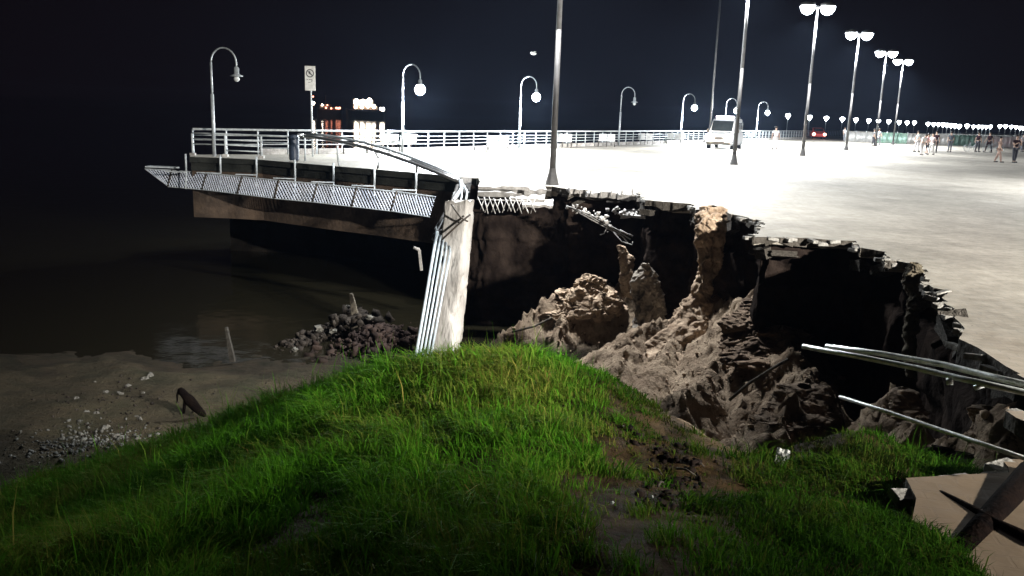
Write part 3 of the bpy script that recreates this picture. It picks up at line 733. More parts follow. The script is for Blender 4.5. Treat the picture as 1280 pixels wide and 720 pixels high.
# railing that hangs down beside the pillar
hr = thing('hanging_railing', 'torn railing of bluish tubes hanging straight down left of the pillar', 'railing')
M_blue = mat('bluish grey tube', (.62, .72, .80), .4, .1, (.45, .54, .62), 6, .1)
for k in range(5):
    o = k * 5.2
    T('rail', curve([(547 + o * .7, 290 + k * 4, 20.9), (542 + o, 315, 20.4), (532 + o * .95, 375, 19.8), (519 + o * .9, 450, 19.1)]), .03 if k else .04, M_blue, hr)
T('rail', curve([(576, 226, 23.6), (577, 236, 23.2), (569, 248, 22.6), (556, 268, 22.1), (546, 286, 21.8), (542, 300, 21.6)]), .06, M_galv, hr)
T('rail', curve([(572, 232, 23.4), (566, 250, 22.5), (553, 272, 22), (543, 292, 21.7)]), .05, M_pole, hr)
T('rail', curve([(580, 232, 23.2), (584, 240, 22.8), (582, 252, 22.3)]), .03, M_white, hr)
T('rail', curve([(577, 234, 23.2), (577, 246, 22.6), (574, 258, 22.0)]), .025, M_white, hr)
T('stanchion', curve([(562, 290, 21.3), (553, 330, 21.1), (549, 352, 20.95)]), .04, M_dark, hr)
T('clamp', curve([(541, 297, 21.5), (548, 291, 21.5), (556, 288, 21.4)]), .06, M_pole, hr)

# ---------------------------------------------------------------- far (seaward) railing
fr = thing('seaward_railing', 'long pale railing with thin posts along the far sea edge', 'railing')
slp = sea_line[:5]; slp = slp + [seaC + sdir * 150]
cum = [0.0]
for a, b in zip(slp[:-1], slp[1:]): cum.append(cum[-1] + (b - a).length)
def along(s):
    for i in range(len(slp) - 1):
        if s <= cum[i + 1] or i == len(slp) - 2:
            t = (s - cum[i]) / (cum[i + 1] - cum[i]); return slp[i].lerp(slp[i + 1], t), (slp[i + 1] - slp[i]).normalized()
inn = Vector((sdir.y, -sdir.x, 0))
bmp = bmesh.new(); tube(bmp, [(0, 0, 0), (0, 0, 1.0)], .035, 6); me_post = bpy.data.meshes.new('railing_post'); bmp.to_mesh(me_post); bmp.free(); me_post.materials.append(M_white)
bmp = bmesh.new()
for sx in (-1, 1):
    pass
box(bmp, (0, 0, .12), (1.2, .16, .24), bev=.015); me_pl = bpy.data.meshes.new('plinth_block'); bmp.to_mesh(me_pl); bmp.free(); me_pl.materials.append(M_conc)
s = .0; k = 0
while s < cum[-1] and k < 150:
    p, d = along(s); rz = math.atan2(d.y, d.x)
    inst('post', me_post, fr, p + inn * .25, (0, 0, rz)); 
    if s > 1.5: inst('plinth_block', me_pl, fr, along(s + .68)[0] + inn * .25, (0, 0, rz))
    s += 1.36; k += 1
for zz, r in ((1.02, .05), (.78, .022), (.6, .022), (.42, .022)):
    T('rail', [q + inn * .25 + Vector((0, 0, zz)) for q in slp], r, M_white, fr, 6)
# kerb under the seaward edge
strip('edge_beam', slp[::-1], -.8, -.204, .4, M_concg, fr, .1)

# ---------------------------------------------------------------- gooseneck lamps
def goose(loc, label, lit=True, ang=-.55, light=True, group='gooseneck lamps along the seaward railing', sc_=1.0, big=1.0):
    t = thing('gooseneck_lamp', label, 'street lamp', loc, ang, group)
    T('pole', [(0, 0, 0), (0, 0, 2.4)], .07, M_galv, t); T('upper_pole', [(0, 0, 2.4), (0, 0, 3.6)], .045, M_galv, t)
    arc = [(.52 - .52 * math.cos(a), 0, 3.6 + .55 * math.sin(a)) for a in [math.pi * k / 12 for k in range(13)]]
    T('arm', arc + [(1.04, 0, 3.42)], .032, M_galv, t)
    bm = bmesh.new(); lathe(bm, [(.05, .38), (.09, .34), (.1, .1), (.24, .04), (.24, .015), (.1, 0)], 14, (1.04, 0, 3.08)); obj('lamp_shade', bm, M_galv, t, True)
    bm = bmesh.new(); sphere(bm, (1.04, 0, 3.0), (.25 if lit else .11) * big); obj('bulb', bm, M_bulb if lit else M_bulboff, t, True)
    if lit and light:
        ld = bpy.data.lights.new('lamp_light', 'POINT'); ld.energy = GOOSE_W; ld.color = (.9, .97, 1); ld.shadow_soft_size = .2
        lo_ = bpy.data.objects.new('lamp_light', ld); link(lo_, t); lo_.location = (1.04, 0, 2.65)
    return t
def rail_at_px(px, inset=.5):
    # where the ray of this column meets the railing line
    best = None
    for i in range(2400):
        p, d = along(i * cum[-1] / 2400); v = p + inn * inset - cam.location; 
        c = _rt.dot(v) / _fw.dot(v) * F + 640
        if best is None or abs(c - px) < best[0]: best = (abs(c - px), p + inn * inset)
    return best[1]
goose(G(268, 195.5) + Vector((0, 0, 0)), 'unlit gooseneck lamp at the left end of the promenade', False, -.15)
goose(rail_at_px(503), 'lit gooseneck lamp on the railing just right of the ships', True)
goose(rail_at_px(649), 'lit gooseneck lamp just left of the near tall mast', True)
goose(rail_at_px(773), 'unlit gooseneck lamp on the seaward railing between the near mast and the white van', False)
goose(rail_at_px(850), 'lit gooseneck lamp just left of the white van', True)
goose(rail_at_px(904), 'lit gooseneck lamp right behind the white van roof', True)
goose(rail_at_px(944), 'lit gooseneck lamp just right of the white van', True)
ords = ['above the person in white', 'left of the second tall mast', 'over the red car', 'right of the red car', 'left of the third tall mast']
far_px = [(985, 145, 168), (1012, 147, 175), (1033, 148, 185), (1053, 149, 195), (1070, 150, 205), (1086, 151, 218), (1098, 151.5, 230), (1111, 152, 240), (1124, 153, 250), (1134, 153.5, 255), (1143, 153.5, 262),
          (1160, 155, 275), (1167, 155.5, 280), (1173, 155.7, 285), (1179, 156, 290), (1184, 156.5, 290), (1189, 157, 292), (1194, 157.5, 292), (1199, 158, 295), (1209, 157.5, 300), (1217, 158.5, 300), (1223, 158.5, 305), (1228, 158.7, 305), (1233, 158.8, 305), (1238, 158.5, 305),
          (1250, 158, 310), (1257, 158, 310), (1264, 158.5, 312), (1270, 159, 315), (1275, 160, 315), (1279, 160, 315)]
for i, (px, py, d) in enumerate(far_px):
    p = P3(px, py, d); hgt = max(p.z, 2.2); d2 = d
    t = thing('far_lamp_post', ('small distant lamp ' + ords[i]) if i < 5 else 'tiny lit lamp in the distant row beyond the banner fence', 'street lamp', (p.x, p.y, 0), 0, 'distant lamps along the far promenade')
    T('pole', [(0, 0, 0), (0, 0, p.z)], .07, M_galv, t, 6)
    bm = bmesh.new(); r = .34 + .001 * d + (.12 if i in (14, 15, 16, 17, 18, 19) else 0); lathe(bm, [(.1, -1.1 * r), (.5 * r, -.6 * r), (r, .1 * r), (r * .9, .6 * r), (r * .3, .85 * r)], 10, (0, 0, p.z)); obj('globe', bm, M_bulb, t, True)

# ---------------------------------------------------------------- tall masts with two floodlights
def mast(foot, label, light=True, rz=0.0, power=FLOOD_W, aim=None, H=9.2, blend=.9, size=150):
    t = thing('floodlight_mast', label, 'light mast', foot, rz, 'tall twin floodlight masts across the plaza')
    bm = bmesh.new(); lathe(bm, [(.21, 0), (.2, .05), (.12, .38), (.105, .5)], 10); obj('base_cone', bm, M_pole, t)
    bm = bmesh.new(); tube(bm, [(0, 0, .5), (0, 0, 4.5)], .098, 10, r2=.082); obj('pole', bm, M_pole, t, True)
    bm = bmesh.new(); tube(bm, [(0, 0, 4.5), (0, 0, H)], .08, 10, r2=.06); obj('upper_pole', bm, M_pole2, t, True)
    bm = bmesh.new(); tube(bm, [(-.62, 0, H - .05), (.62, 0, H - .05)], .05, 8); obj('crossarm', bm, M_pole, t, True)
    for sx in (-1, 1):
        bm = bmesh.new(); lathe(bm, [(.25, -.06), (.47, 0), (.44, .14), (.14, .26)], 14, (sx * .62, 0, H)); hd = obj('floodlight', bm, M_pole, t, True)
        bm = bmesh.new(); lathe(bm, [(.08, -.52), (.26, -.44), (.40, -.24), (.46, -.02)], 14, (sx * .62, 0, H - .01)); obj('lens', bm, M_flood, hd, True)
        if light:
            ld = bpy.data.lights.new('flood_light', 'SPOT'); ld.energy = power; ld.color = (.95, .98, 1) if aim is None else (1, .95, .86); ld.shadow_soft_size = .25
            ld.spot_size = R(size); ld.spot_blend = blend
            lo_ = bpy.data.objects.new('flood_light', ld); link(lo_, t); lo_.location = (sx * .62, 0, H - .62)
            if aim is not None:
                dv = Vector(aim) - (Vector(foot) + Vector((sx * .62, 0, H - .4))); lo_.rotation_euler = dv.to_track_quat('-Z', 'Y').to_euler()
    return t
mast(G(690, 231), 'nearest tall mast standing at the broken rim', power=FLOOD_W * 1.0)
mast(G(917, 206), 'tall mast in front of the white van', power=FLOOD_W * 1.0)
mast(G(1003, 195), 'tall lit mast just right of the person in white', power=FLOOD_W * 1.3)
mast(G(1057.5, 188), 'tall lit mast between the red car and the strollers', power=FLOOD_W * 1.5)
mast(G(1094, 183), 'second smallest lit mast on the right', power=FLOOD_W * 1.5)
mast(G(1116, 181), 'smallest and farthest lit mast', power=FLOOD_W * 1.5)
# the mast of the near row that lights mound and pit from the right, just outside the view
mast((21.0, -7.0, 0), 'tall mast beside the viewer aimed into the pit', power=NEAR_W, aim=(2.8, 17.0, -4), blend=1.0, size=56)
# unseen masts added right of the view to brighten the plaza's right side
mast((27.0, 25.0, 0), 'added unseen tall mast lighting the right side of the plaza', power=FLOOD_W * 4.5)
mast((46.0, 50.0, 0), 'farther added unseen mast lighting the right side of the plaza', power=FLOOD_W * 3.5)
# thin tall mast in the back
p = rail_at_px(886); t = thing('thin_mast', 'very thin tall pole rising behind the white van', 'pole', p)
T('pole', [(0, 0, 0), (0, 0, 16)], .09, M_pole, t); T('base', [(0, 0, 0), (0, 0, .5)], .18, M_pole, t)

# ---------------------------------------------------------------- sign
p = G(391, 196) + Vector((0, 0, 0)); dS = p.y
t = thing('sign_post', 'white prohibition sign on a tall slim post above the railing', 'sign', p, 0)
top = P3(388, 98, dS); zc = top.z
T('post', [(0, 0, 0), (top.x - p.x, 0, zc + .45)], .035, M_white, t)
sgn = B('panel', (top.x - p.x, -.05, zc), (.43, .025, .98), M_paper, t, None, .008)
bm = bmesh.new()
cx = top.x - p.x; zz = zc + .2; yy = -.068
def ringxz(bm, cx, cz, r0, r1, y, n=28):
    for k in range(n):
        a, b = 2 * math.pi * k / n, 2 * math.pi * (k + 1) / n
        v = [bm.verts.new((cx + r * math.cos(q), yy_, cz + r * math.sin(q))) for (r, q, yy_) in ((r0, a, y), (r1, a, y), (r1, b, y), (r0, b, y))]
        bm.faces.new(v)
ringxz(bm, cx, zz, .125, .165, yy); M_ink = mat('dark sign ink', (.05, .05, .055), .7)
obj('prohibition_ring', bm, M_ink, sgn)
bm = bmesh.new(); box(bm, (cx, yy + .002, zz), (.27, .004, .035), Euler((0, R(45), 0))); obj('prohibition_slash', bm, M_ink, sgn)
bm = bmesh.new(); box(bm, (cx - .02, yy + .003, zz + .03), (.08, .004, .10), Euler((0, R(-20), 0))); box(bm, (cx + .03, yy + .004, zz - .03), (.09, .004, .045), Euler((0, R(35), 0))); obj('pictogram', bm, M_ink, sgn)
bm = bmesh.new(); box(bm, (cx - .11, yy, zz - .25), (.05, .004, .02)); box(bm, (cx + .02, yy, zz - .25), (.13, .004, .022)); box(bm, (cx + .08, yy - .001, zz - .29), (.022, .004, .09), Euler((0, R(15), 0))); box(bm, (cx - .03, yy - .001, zz - .36), (.1, .004, .018)); obj('sign_text', bm, M_ink, sgn)

# litter bin
p = G(366.5, 202.3) + Vector((0, .15, 0)); t = thing('litter_bin', 'dark upright litter bin beside the end of the guardrail', 'bin', p)
bm = bmesh.new(); lathe(bm, [(.17, .05), (.19, .1), (.2, .85), (.21, .86), (.21, .9)], 14); obj('body', bm, M_bin, t)
bm = bmesh.new(); lathe(bm, [(.2, .9), (.17, .97), (.05, 1.0)], 14); obj('lid', bm, M_bin, t)

# ---------------------------------------------------------------- benches
def bench_proto():
    t = thing('bench', '', 'bench')
    for k in range(2):
        x = -.29 + .58 * k
        B('backrest', (x, .2, .62), (.52, .04, .5), M_bench, t, Euler((R(-14), 0, 0)), .01)
        B('seat', (x, -.05, .4), (.52, .46, .05), M_bench, t, None, .01)
    for x in (-.56, 0, .56):
        T('leg', [(x, -.24, 0), (x, -.2, .38), (x, .12, .4), (x, .2, .05)], .022, M_dark, t, 6)
    return t
b0 = bench_proto(); first = True
for (px, py, rz, lab) in [(484, 190, -.9, 'left panelled bench behind the bent handrail'), (507, 189.5, -.9, 'pale bench right of the first lit gooseneck lamp pole'), (622, 190.5, -.4, 'pale double bench left of the near mast'), (703, 184.5, -.4, 'pale bench directly right of the near mast'),
                          (758, 183.5, -.4, 'grey bench left of the unlit gooseneck lamp'), (806, 181, -.4, 'grey bench right of the unlit gooseneck lamp'), (842, 180, -.4, 'last grey bench before the white van')]:
    o = b0 if first else copy_tree(b0); first = False
    o.location = G(px, py); o.rotation_euler = (0, 0, rz + .25); tag(o, lab, 'bench', 'benches facing away along the seaward railing')

# ---------------------------------------------------------------- vehicles
def loft_body(name, secs, mt, parent):
    # secs: (x, halfwidth, z0, z1, roundtop)
    bm = bmesh.new(); rings = []
    for (x, hw, z0, z1) in secs:
        ring = [(-hw * .96, z0), (-hw, z0 + .12), (-hw, z0 + (z1 - z0) * .6), (-hw * .93, z1 - .06), (-hw * .75, z1), (hw * .75, z1), (hw * .93, z1 - .06), (hw, z0 + (z1 - z0) * .6), (hw, z0 + .12), (hw * .96, z0)]
        rings.append([bm.verts.new((y, x, z)) for y, z in ring])
    n = len(rings[0])
    for a, b in zip(rings[:-1], rings[1:]):
        for k in range(n): bm.faces.new((a[k], a[(k + 1) % n], b[(k + 1) % n], b[k]))
    bm.faces.new(rings[0]); bm.faces.new(rings[-1][::-1]); bmesh.ops.recalc_face_normals(bm, faces=bm.faces)
    return obj(name, bm, mt, parent, False)
def wheels(t, ys, hw, r=.33):
    for y in ys:
        for sx in (-1, 1):
            bm = bmesh.new(); tube(bm, [(sx * (hw - .2), y, r), (sx * (hw + .015), y, r)], r, 18); wh = obj('wheel', bm, M_rubber, t)
            bm = bmesh.new(); tube(bm, [(sx * (hw + .01), y, r), (sx * (hw + .03), y, r)], r * .58, 12); obj('rim', bm, M_galv, wh)
# white emergency van, front at -Y
p = G(905, 185.5); t = thing('emergency_van', 'white van with blazing headlights and roof light bar parked on the plaza', 'van', p, R(-24))
loft_body('body', [(-2.4, .85, .35, .95), (-2.25, .95, .3, 1.05), (-1.6, .97, .28, 1.2), (-1.5, .97, .28, 1.22), (2.3, .97, .28, 1.25), (2.42, .93, .35, 1.2)], M_vwhite, t)
loft_body('cabin', [(-1.55, .9, 1.18, 1.26), (-.95, .86, 1.18, 2.1), (-.6, .86, 1.18, 2.2), (2.1, .87, 1.18, 2.22), (2.36, .84, 1.18, 2.05)], M_vwhite, t)
B('windscreen', (0, -1.30, 1.66), (1.5, .03, .86), M_glass, t, Euler((R(-34), 0, 0)))
for sx in (-1, 1):
    for (y0, l) in ((-.35, .9), (.75, .9), (1.75, .7)): B('side_window', (sx * .895, y0 + .05, 1.68), (.03, l, .5), M_glass, t)
    bm = bmesh.new(); lathe(bm, [(.02, -.03), (.29, -.02), (.30, .03), (.05, .10)], 14)
    for v in bm.verts: v.co = Vector((v.co.x + sx * .68, -2.43 - v.co.z, v.co.y + .82))
    obj('headlight', bm, M_head, t, True)
    ld = bpy.data.lights.new('headlight_beam', 'SPOT'); ld.energy = 90000; ld.color = (1, .94, .84); ld.spot_size = R(110); ld.spot_blend = 1; ld.shadow_soft_size = .1
    lo_ = bpy.data.objects.new('headlight_beam', ld); link(lo_, t); lo_.location = (sx * .68, -2.5, .82); lo_.rotation_euler = (R(84), 0, math.pi)
    B('mirror', (sx * 1.08, -1.05, 1.3), (.2, .08, .24), M_dark, t, None, .02)
B('bumper', (0, -2.42, .45), (1.7, .12, .2), M_dark, t, None, .03); B('grille', (0, -2.39, .78), (.8, .05, .18), M_dark, t)
B('light_bar', (0, -.5, 2.31), (1.3, .28, .14), mat('lit light bar', (.8, .8, .9), .4, emit=(.95, .85, 1), estr=9), t, None, .03)
B('roof_rack', (0, 1.0, 2.30), (1.4, 1.6, .05), M_galv, t)
wheels(t, (-1.5, 1.5), .95, .36)
# red car
p = G(1021, 173.5); t = thing('red_car', 'red car with warm lights on far across the plaza', 'car', p, R(-12))
loft_body('body', [(-2.1, .8, .35, .72), (-1.9, .88, .28, .8), (-1.0, .9, .25, .92), (1.6, .9, .25, .95), (2.1, .84, .35, .9)], M_vred, t)
loft_body('cabin', [(-1.0, .78, .88, .94), (-.3, .7, .88, 1.45), (1.0, .7, .88, 1.48), (1.8, .74, .88, .98)], M_vred, t)
B('windscreen', (0, -.72, 1.2), (1.2, .03, .66), M_glass, t, Euler((R(-52), 0, 0)))
for sx in (-1, 1):
    bm = bmesh.new(); sphere(bm, (sx * .68, -2.0, .62), .2, 12); obj('headlight', bm, M_headr, t, True)
    B('side_window', (sx * .76, .35, 1.2), (.03, 1.4, .34), M_glass, t)
wheels(t, (-1.3, 1.35), .86, .31)

# ---------------------------------------------------------------- banner fence
M_ban = [mat('grey white banner', (.55, .55, .55), .8, 0, (.42, .42, .42), 2), mat('pale green banner', (.30, .52, .44), .8, 0, (.4, .52, .48), 2), mat('green banner', (.12, .24, .20), .8, 0, (.20, .27, .24), 2), mat('pink white banner', (.62, .48, .50), .8, 0, (.62, .58, .58), 2)]
bf = thing('banner_fence', 'low fence covered with white, green and pink banners', 'fence')
xs = list(range(1058, 1300, 13)); cols = [0, 0, 0, 1, 1, 1, 0, 0, 0, 0, 2, 2, 2, 0, 3, 3, 3, 3, 3]
fb = [G(x, 180.5 + (x - 1058) * .012) for x in xs]; dF = 98
fb = [P3(x, 160, dF) for x in xs]; fb = [Vector((q.x, q.y, 0)) for q in fb]
for i in range(len(fb) - 1):
    a, b = fb[i], fb[i + 1]; c = (a + b) / 2
    bm = bmesh.new(); nx = 8
    for k in range(nx):
        for s_ in (0, 1): pass
    v = [[bm.verts.new((a.x + (b.x - a.x) * k / nx, a.y + .05 * math.sin(k * 1.9 + i), z)) for z in (.12, .7, 1.32)] for k in range(nx + 1)]
    for k in range(nx):
        for j in range(2): bm.faces.new((v[k][j], v[k + 1][j], v[k + 1][j + 1], v[k][j + 1]))
    bmesh.ops.solidify(bm, geom=bm.faces[:], thickness=.02)
    obj('banner', bm, M_ban[cols[i % len(cols)]], bf, True)
    T('post', [a + Vector((0, .08, 0)), a + Vector((0, .08, 1.4))], .03, M_galv, bf, 6)

# ---------------------------------------------------------------- people
def skin_mesh(name, chain, edges, mt, parent, sub=1, root=0):
    me = bpy.data.meshes.new(name); me.from_pydata([c[:3] for c in chain], edges, []); me.materials.append(mt)
    o = link(bpy.data.objects.new(name, me), parent)
    sk = o.modifiers.new('skin', 'SKIN'); ss = o.modifiers.new('sub', 'SUBSURF'); ss.levels = sub; ss.render_levels = sub
    sk.use_smooth_shade = True
    for i, c in enumerate(chain):
        sv = me.skin_vertices[0].data[i]; sv.radius = (c[3], c[4] if len(c) > 4 else c[3]); sv.use_root = (i == root)
    return o
cloth_cache = {}
def cloth(col):
    k = 'cloth %.2f %.2f %.2f' % col
    return mat(k, col, .9, 0, tuple(c * .8 for c in col), 12)
def person(loc, H, rz, label, shirt, legs, stride=.12, lean=0.0, arms='down', bend=0.0, shorts=False, cap=None):
    t = thing('person', label, 'person', loc, rz, 'people out on the plaza'); s = H / 1.75
    def j(x, y, z, r, r2=None): 
        # bend the trunk forward above the hips
        if bend and z > .95:
            a = bend; dz = z - .95; y, z = y - dz * math.sin(a), .95 + dz * math.cos(a) + 0 * y
        return (x * s, (y - lean * z) * s, z * s, r * s, (r2 or r) * s)
    A = stride
    V = [j(0, 0, .95, .13, .10), j(0, 0, 1.15, .125, .09), j(0, 0, 1.36, .16, .10), j(0, 0, 1.48, .07, .06), j(0, -.01, 1.55, .055, .06), j(0, -.02, 1.63, .085, .10), j(0, -.01, 1.71, .07, .085),
         j(-.1, 0, .9, .09), j(-.11, -A * .6, .5, .06), j(-.11, -A * .9, .1, .04), j(-.12, -A * .9 - .14, .035, .04, .03),
         j(.1, 0, .9, .09), j(.11, A * .4, .5, .06), j(.11, A, .1, .04), j(.12, A - .14, .035, .04, .03)]
    E = [(0, 1), (1, 2), (2, 3), (3, 4), (4, 5), (5, 6), (0, 7), (7, 8), (8, 9), (9, 10), (0, 11), (11, 12), (12, 13), (13, 14)]
    for sx in (-1, 1):
        b = len(V)
        if arms == 'phone' : el, ha, fi = (sx * .28, -.1, 1.12), (sx * .1, -.32, 1.28), (sx * .06, -.36, 1.32)
        elif arms == 'reach': el, ha, fi = (sx * .26, -.18, 1.15), (sx * .2, -.4, 1.0), (sx * .18, -.46, .98)
        else: el, ha, fi = (sx * .25, .02 + sx * A * .4, 1.12), (sx * .26, -.03 + sx * A * .9, .87), (sx * .25, -.05 + sx * A, .77)
        V += [j(sx * .18, 0, 1.4, .06), j(*el, .045), j(*ha, .033), j(*fi, .028, .04)]; E += [(2, b), (b, b + 1), (b + 1, b + 2), (b + 2, b + 3)]
    skin_mesh('body', V, E, M_skin, t)
    tv = [j(0, 0, .93, .155, .125), j(0, 0, 1.15, .15, .115), j(0, 0, 1.36, .185, .125), j(0, 0, 1.46, .09, .075)]; te = [(0, 1), (1, 2), (2, 3)]
    for sx, b in ((-1, 15), (1, 19)):
        n = len(tv); a0, a1 = V[b], V[b + 1]; mid = tuple((a0[k] + a1[k]) / 2 for k in range(3))
        tv += [(a0[0], a0[1], a0[2], .075 * s, .075 * s), (*mid, .066 * s, .066 * s)]; te += [(2, n), (n, n + 1)]
    skin_mesh('shirt', tv, te, cloth(shirt), t)
    k1 = (V[8], V[12]); k2 = (V[9], V[13])
    lv = [j(0, 0, .96, .15, .12)]; le = []
    for i, hp in enumerate((V[7], V[11])):
        n = len(lv); lv += [(*hp[:3], .105 * s, .11 * s), (*k1[i][:3], .08 * s, .08 * s)]; le += [(0, n), (n, n + 1)]
        if not shorts: lv.append((*k2[i][:3], .062 * s, .062 * s)); le.append((n + 1, n + 2))
    skin_mesh('shorts' if shorts else 'trousers', lv, le, cloth(legs), t)
    bm = bmesh.new(); h = V[6]; sphere(bm, (h[0], h[1] + .03 * s, h[2] + .01 * s), .112 * s, 12, .8); obj('cap' if cap else 'hair', bm, cloth(cap) if cap else M_hair, t, True)
    for i in (10, 14):
        f = V[i]; B('shoe', (f[0], f[1] + .06 * s, .05 * s), (.09 * s, .27 * s, .09 * s), cloth((.05, .05, .05)), t, None, .02)
    return t
W_, DK, GR, PK, TN, BK = (.7, .68, .66), (.04, .04, .05), (.16, .16, .18), (.62, .32, .34), (.26, .17, .13), (.03, .016, .02)
person(G(968, 187), 1.72, 2.7, 'lone person in white clothes standing between van and tall mast', (.75, .7, .7), (.7, .66, .66))
person(G(1054.5, 176.5), 1.7, .4, 'distant person in white top beside the tall mast right of the red car', W_, GR)
person(G(1091, 183), 1.7, 1.2, 'person in grey standing just left of the second smallest mast', GR, DK)
person(G(1097, 182.5), 1.75, 2.0, 'person in grey walking past the second smallest mast', (.22, .24, .28), GR, .2)
person(G(1145, 190), 1.72, 1.7, 'person in grey top at the left of the strolling group', (.2, .22, .22), (.35, .33, .33), .14)
person(G(1151, 194), 1.62, .3, 'person in white leaning forward within the group', W_, (.6, .56, .55), .2, bend=.5, arms='reach')
person(G(1158, 192.5), 1.55, .0, 'child in pink shirt and dark shorts in the middle of the group', PK, DK, .1, shorts=True)
person(G(1163.5, 193.5), 1.62, -1.0, 'person in pale shirt and trousers at the front of the group', (.6, .5, .5), (.6, .58, .56), .2)
person(G(1168, 190.5), 1.76, -.6, 'person in black at the right of the group', BK, DK, .16)
person(G(1186.5, 190), 1.76, 3.0, 'person in dark grey standing alone right of the group', (.09, .1, .12), (.1, .1, .12), .05)
person(G(1221, 190), 1.78, 2.0, 'person in black beside the left bicycle', BK, DK, .08)
person(G(1235, 190.5), 1.8, -1.2, 'person in black striding near the right bicycle', BK, BK, .28)
person(G(1247, 203), 1.62, .8, 'person in brown top and bare legs at far right', TN, (.3, .2, .16), .24)
person(G(1267, 203.5), 1.76, .1, 'person in black with folded arms at the right picture edge', BK, DK, .08, arms='phone')
person(G(1277, 190), 1.7, .1, 'pale dressed person behind the one in black at right edge', (.45, .42, .45), GR, .08)
def bicycle(loc, rz, label):
    t = thing('bicycle', label, 'bicycle', loc, rz, 'bicycles on the plaza')
    for x in (-.52, .52):
        bm = bmesh.new(); tube(bm, [(x + .32 * math.cos(a), 0, .34 + .32 * math.sin(a)) for a in [2 * math.pi * k / 24 for k in range(25)]], .022, 6, False); w_ = obj('wheel', bm, M_galv, t, True)
        for k in range(6):
            a = math.pi * k / 6; bm2 = bmesh.new(); tube(bm2, [(x - .31 * math.cos(a), 0, .34 - .31 * math.sin(a)), (x + .31 * math.cos(a), 0, .34 + .31 * math.sin(a))], .004, 4); obj('spoke', bm2, M_galv, w_)
    bm = bmesh.new()
    for a, b in (((-.52, 0, .34), (-.05, 0, .3)), ((-.52, 0, .34), (-.2, 0, .78)), ((-.05, 0, .3), (-.2, 0, .85)), ((-.2, 0, .78), (.35, 0, .8)), ((-.05, 0, .3), (.36, 0, .72)), ((.35, 0, .9), (.52, 0, .34))): tube(bm, [a, b], .02, 6)
    obj('frame', bm, M_white, t, True)
    T('handlebar', [(.3, -.26, .95), (.36, 0, .92), (.3, .26, .95)], .018, M_dark, t, 6); B('saddle', (-.21, 0, .88), (.24, .13, .06), M_dark, t, None, .02)
bicycle(G(1214, 189.5), .2, 'pale bicycle standing left of two people in black')
bicycle(G(1241, 191), -.3, 'bicycle held by the striding person in black')

# ---------------------------------------------------------------- ships
def ship(px0, px1, dist, label, warm, rows, red=False):
    a, b = P3(px0, 150, dist), P3(px1, 150, dist); c = (a + b) / 2; L = (b - a).length
    t = thing('ship', label, 'ship', (c.x, c.y, WATER), 0, 'lit ships moored offshore')
    bm = bmesh.new(); secs = [(-.5, .02, 5.6), (-.42, .7, 5.2), (-.25, 1, 4.6), (.3, 1, 4.4), (.47, .85, 4.7), (.5, .6, 4.9)]; rr = []
    for (x, w_, h) in secs: rr.append([bm.verts.new((x * L, -3.2 * w_, h)), bm.verts.new((x * L * .96, -2.6 * w_, -.3)), bm.verts.new((x * L * .96, 2.6 * w_, -.3)), bm.verts.new((x * L, 3.2 * w_, h))])
    for u, v in zip(rr[:-1], rr[1:]):
        for k in range(4): bm.faces.new((u[k], v[k], v[(k + 1) % 4], u[(k + 1) % 4]))
    bm.faces.new(rr[0]); bm.faces.new(rr[-1][::-1]); bmesh.ops.recalc_face_normals(bm, faces=bm.faces); obj('hull', bm, M_hull, t)
    for (x, z, w_, h) in rows:
        B('deckhouse', (x * L, .3, z), (w_ * L, 4, h), M_ship if red or z < 8 else M_shipwall, t, None, .1)
    for (x, z, w_, h) in rows:
        n = max(2, int(w_ * L / (2.2 if red else 2.9)))
        for k in range(n):
            bm = bmesh.new(); sphere(bm, (x * L + (k + .5 - n / 2) * w_ * L / n, -2.0, z + h * random.uniform(.0, .45)), (.5 if red else 1.15 if z > 7 else .8) * random.uniform(.75, 1.15), 10); obj('deck_light', bm, M_shipred if red and random.random() < .75 else M_shiplit, t, True)
    T('mast', [(rows[0][0] * L, .3, 5), (rows[0][0] * L, .3, 5 + (7 if red else 4.5))], .12, M_ship, t)
    return t
ship(396, 428, 455, 'smaller ship with reddish deck lights behind the sign post', 1, [(-.15, 6.2, .4, 2.2), (.1, 5.2, .6, 1.4), (.4, 5.0, .1, 1.6)], True)
ship(432, 482, 440, 'larger ship with a blazing white floodlit deck', 0, [(-.05, 8.6, .48, 3.0), (.0, 6.2, .6, 2.0), (.42, 5.5, .1, 1.2)])
t = thing('buoy_light', 'single lit beacon on the water just right of the sign post', 'beacon', (P3(391.5, 131, 440).x, 440, WATER))
T('post', [(0, 0, -.5), (0, 0, 7.4)], .2, M_hull, t); bm = bmesh.new(); sphere(bm, (0, 0, 7.6), .8, 10); obj('lantern', bm, M_shiplit, t, True)
bm = bmesh.new(); sphere(bm, (0, 0, 10.9), .4, 10); obj('top_lantern', bm, M_shipred, t, True); T('topmast', [(0, 0, 7.4), (0, 0, 10.9)], .08, M_hull, t)

# bird
t = thing('gull', 'tiny pale gull flying left of the near mast', 'bird', P3(667, 67, 45), R(20))
bm = bmesh.new()
for v, f in [(None, None)]: pass
bmesh.ops.create_uvsphere(bm, u_segments=10, v_segments=6, radius=.07)
for v in bm.verts: v.co.x *= 2.4
obj('body', bm, M_paper, t, True)
for sy in (-1, 1):
    bm = bmesh.new(); vv = [bm.verts.new(q) for q in ((.08, 0, .03), (-.08, 0, .03), (-.06, sy * .2, .1), (.07, sy * .2, .1), (-.06, sy * .42, .04))]
    bm.faces.new((vv[0], vv[1], vv[2], vv[3])); bm.faces.new((vv[3], vv[2], vv[4])); bmesh.ops.solidify(bm, geom=bm.faces[:], thickness=.01); obj('wing', bm, M_paper, t)

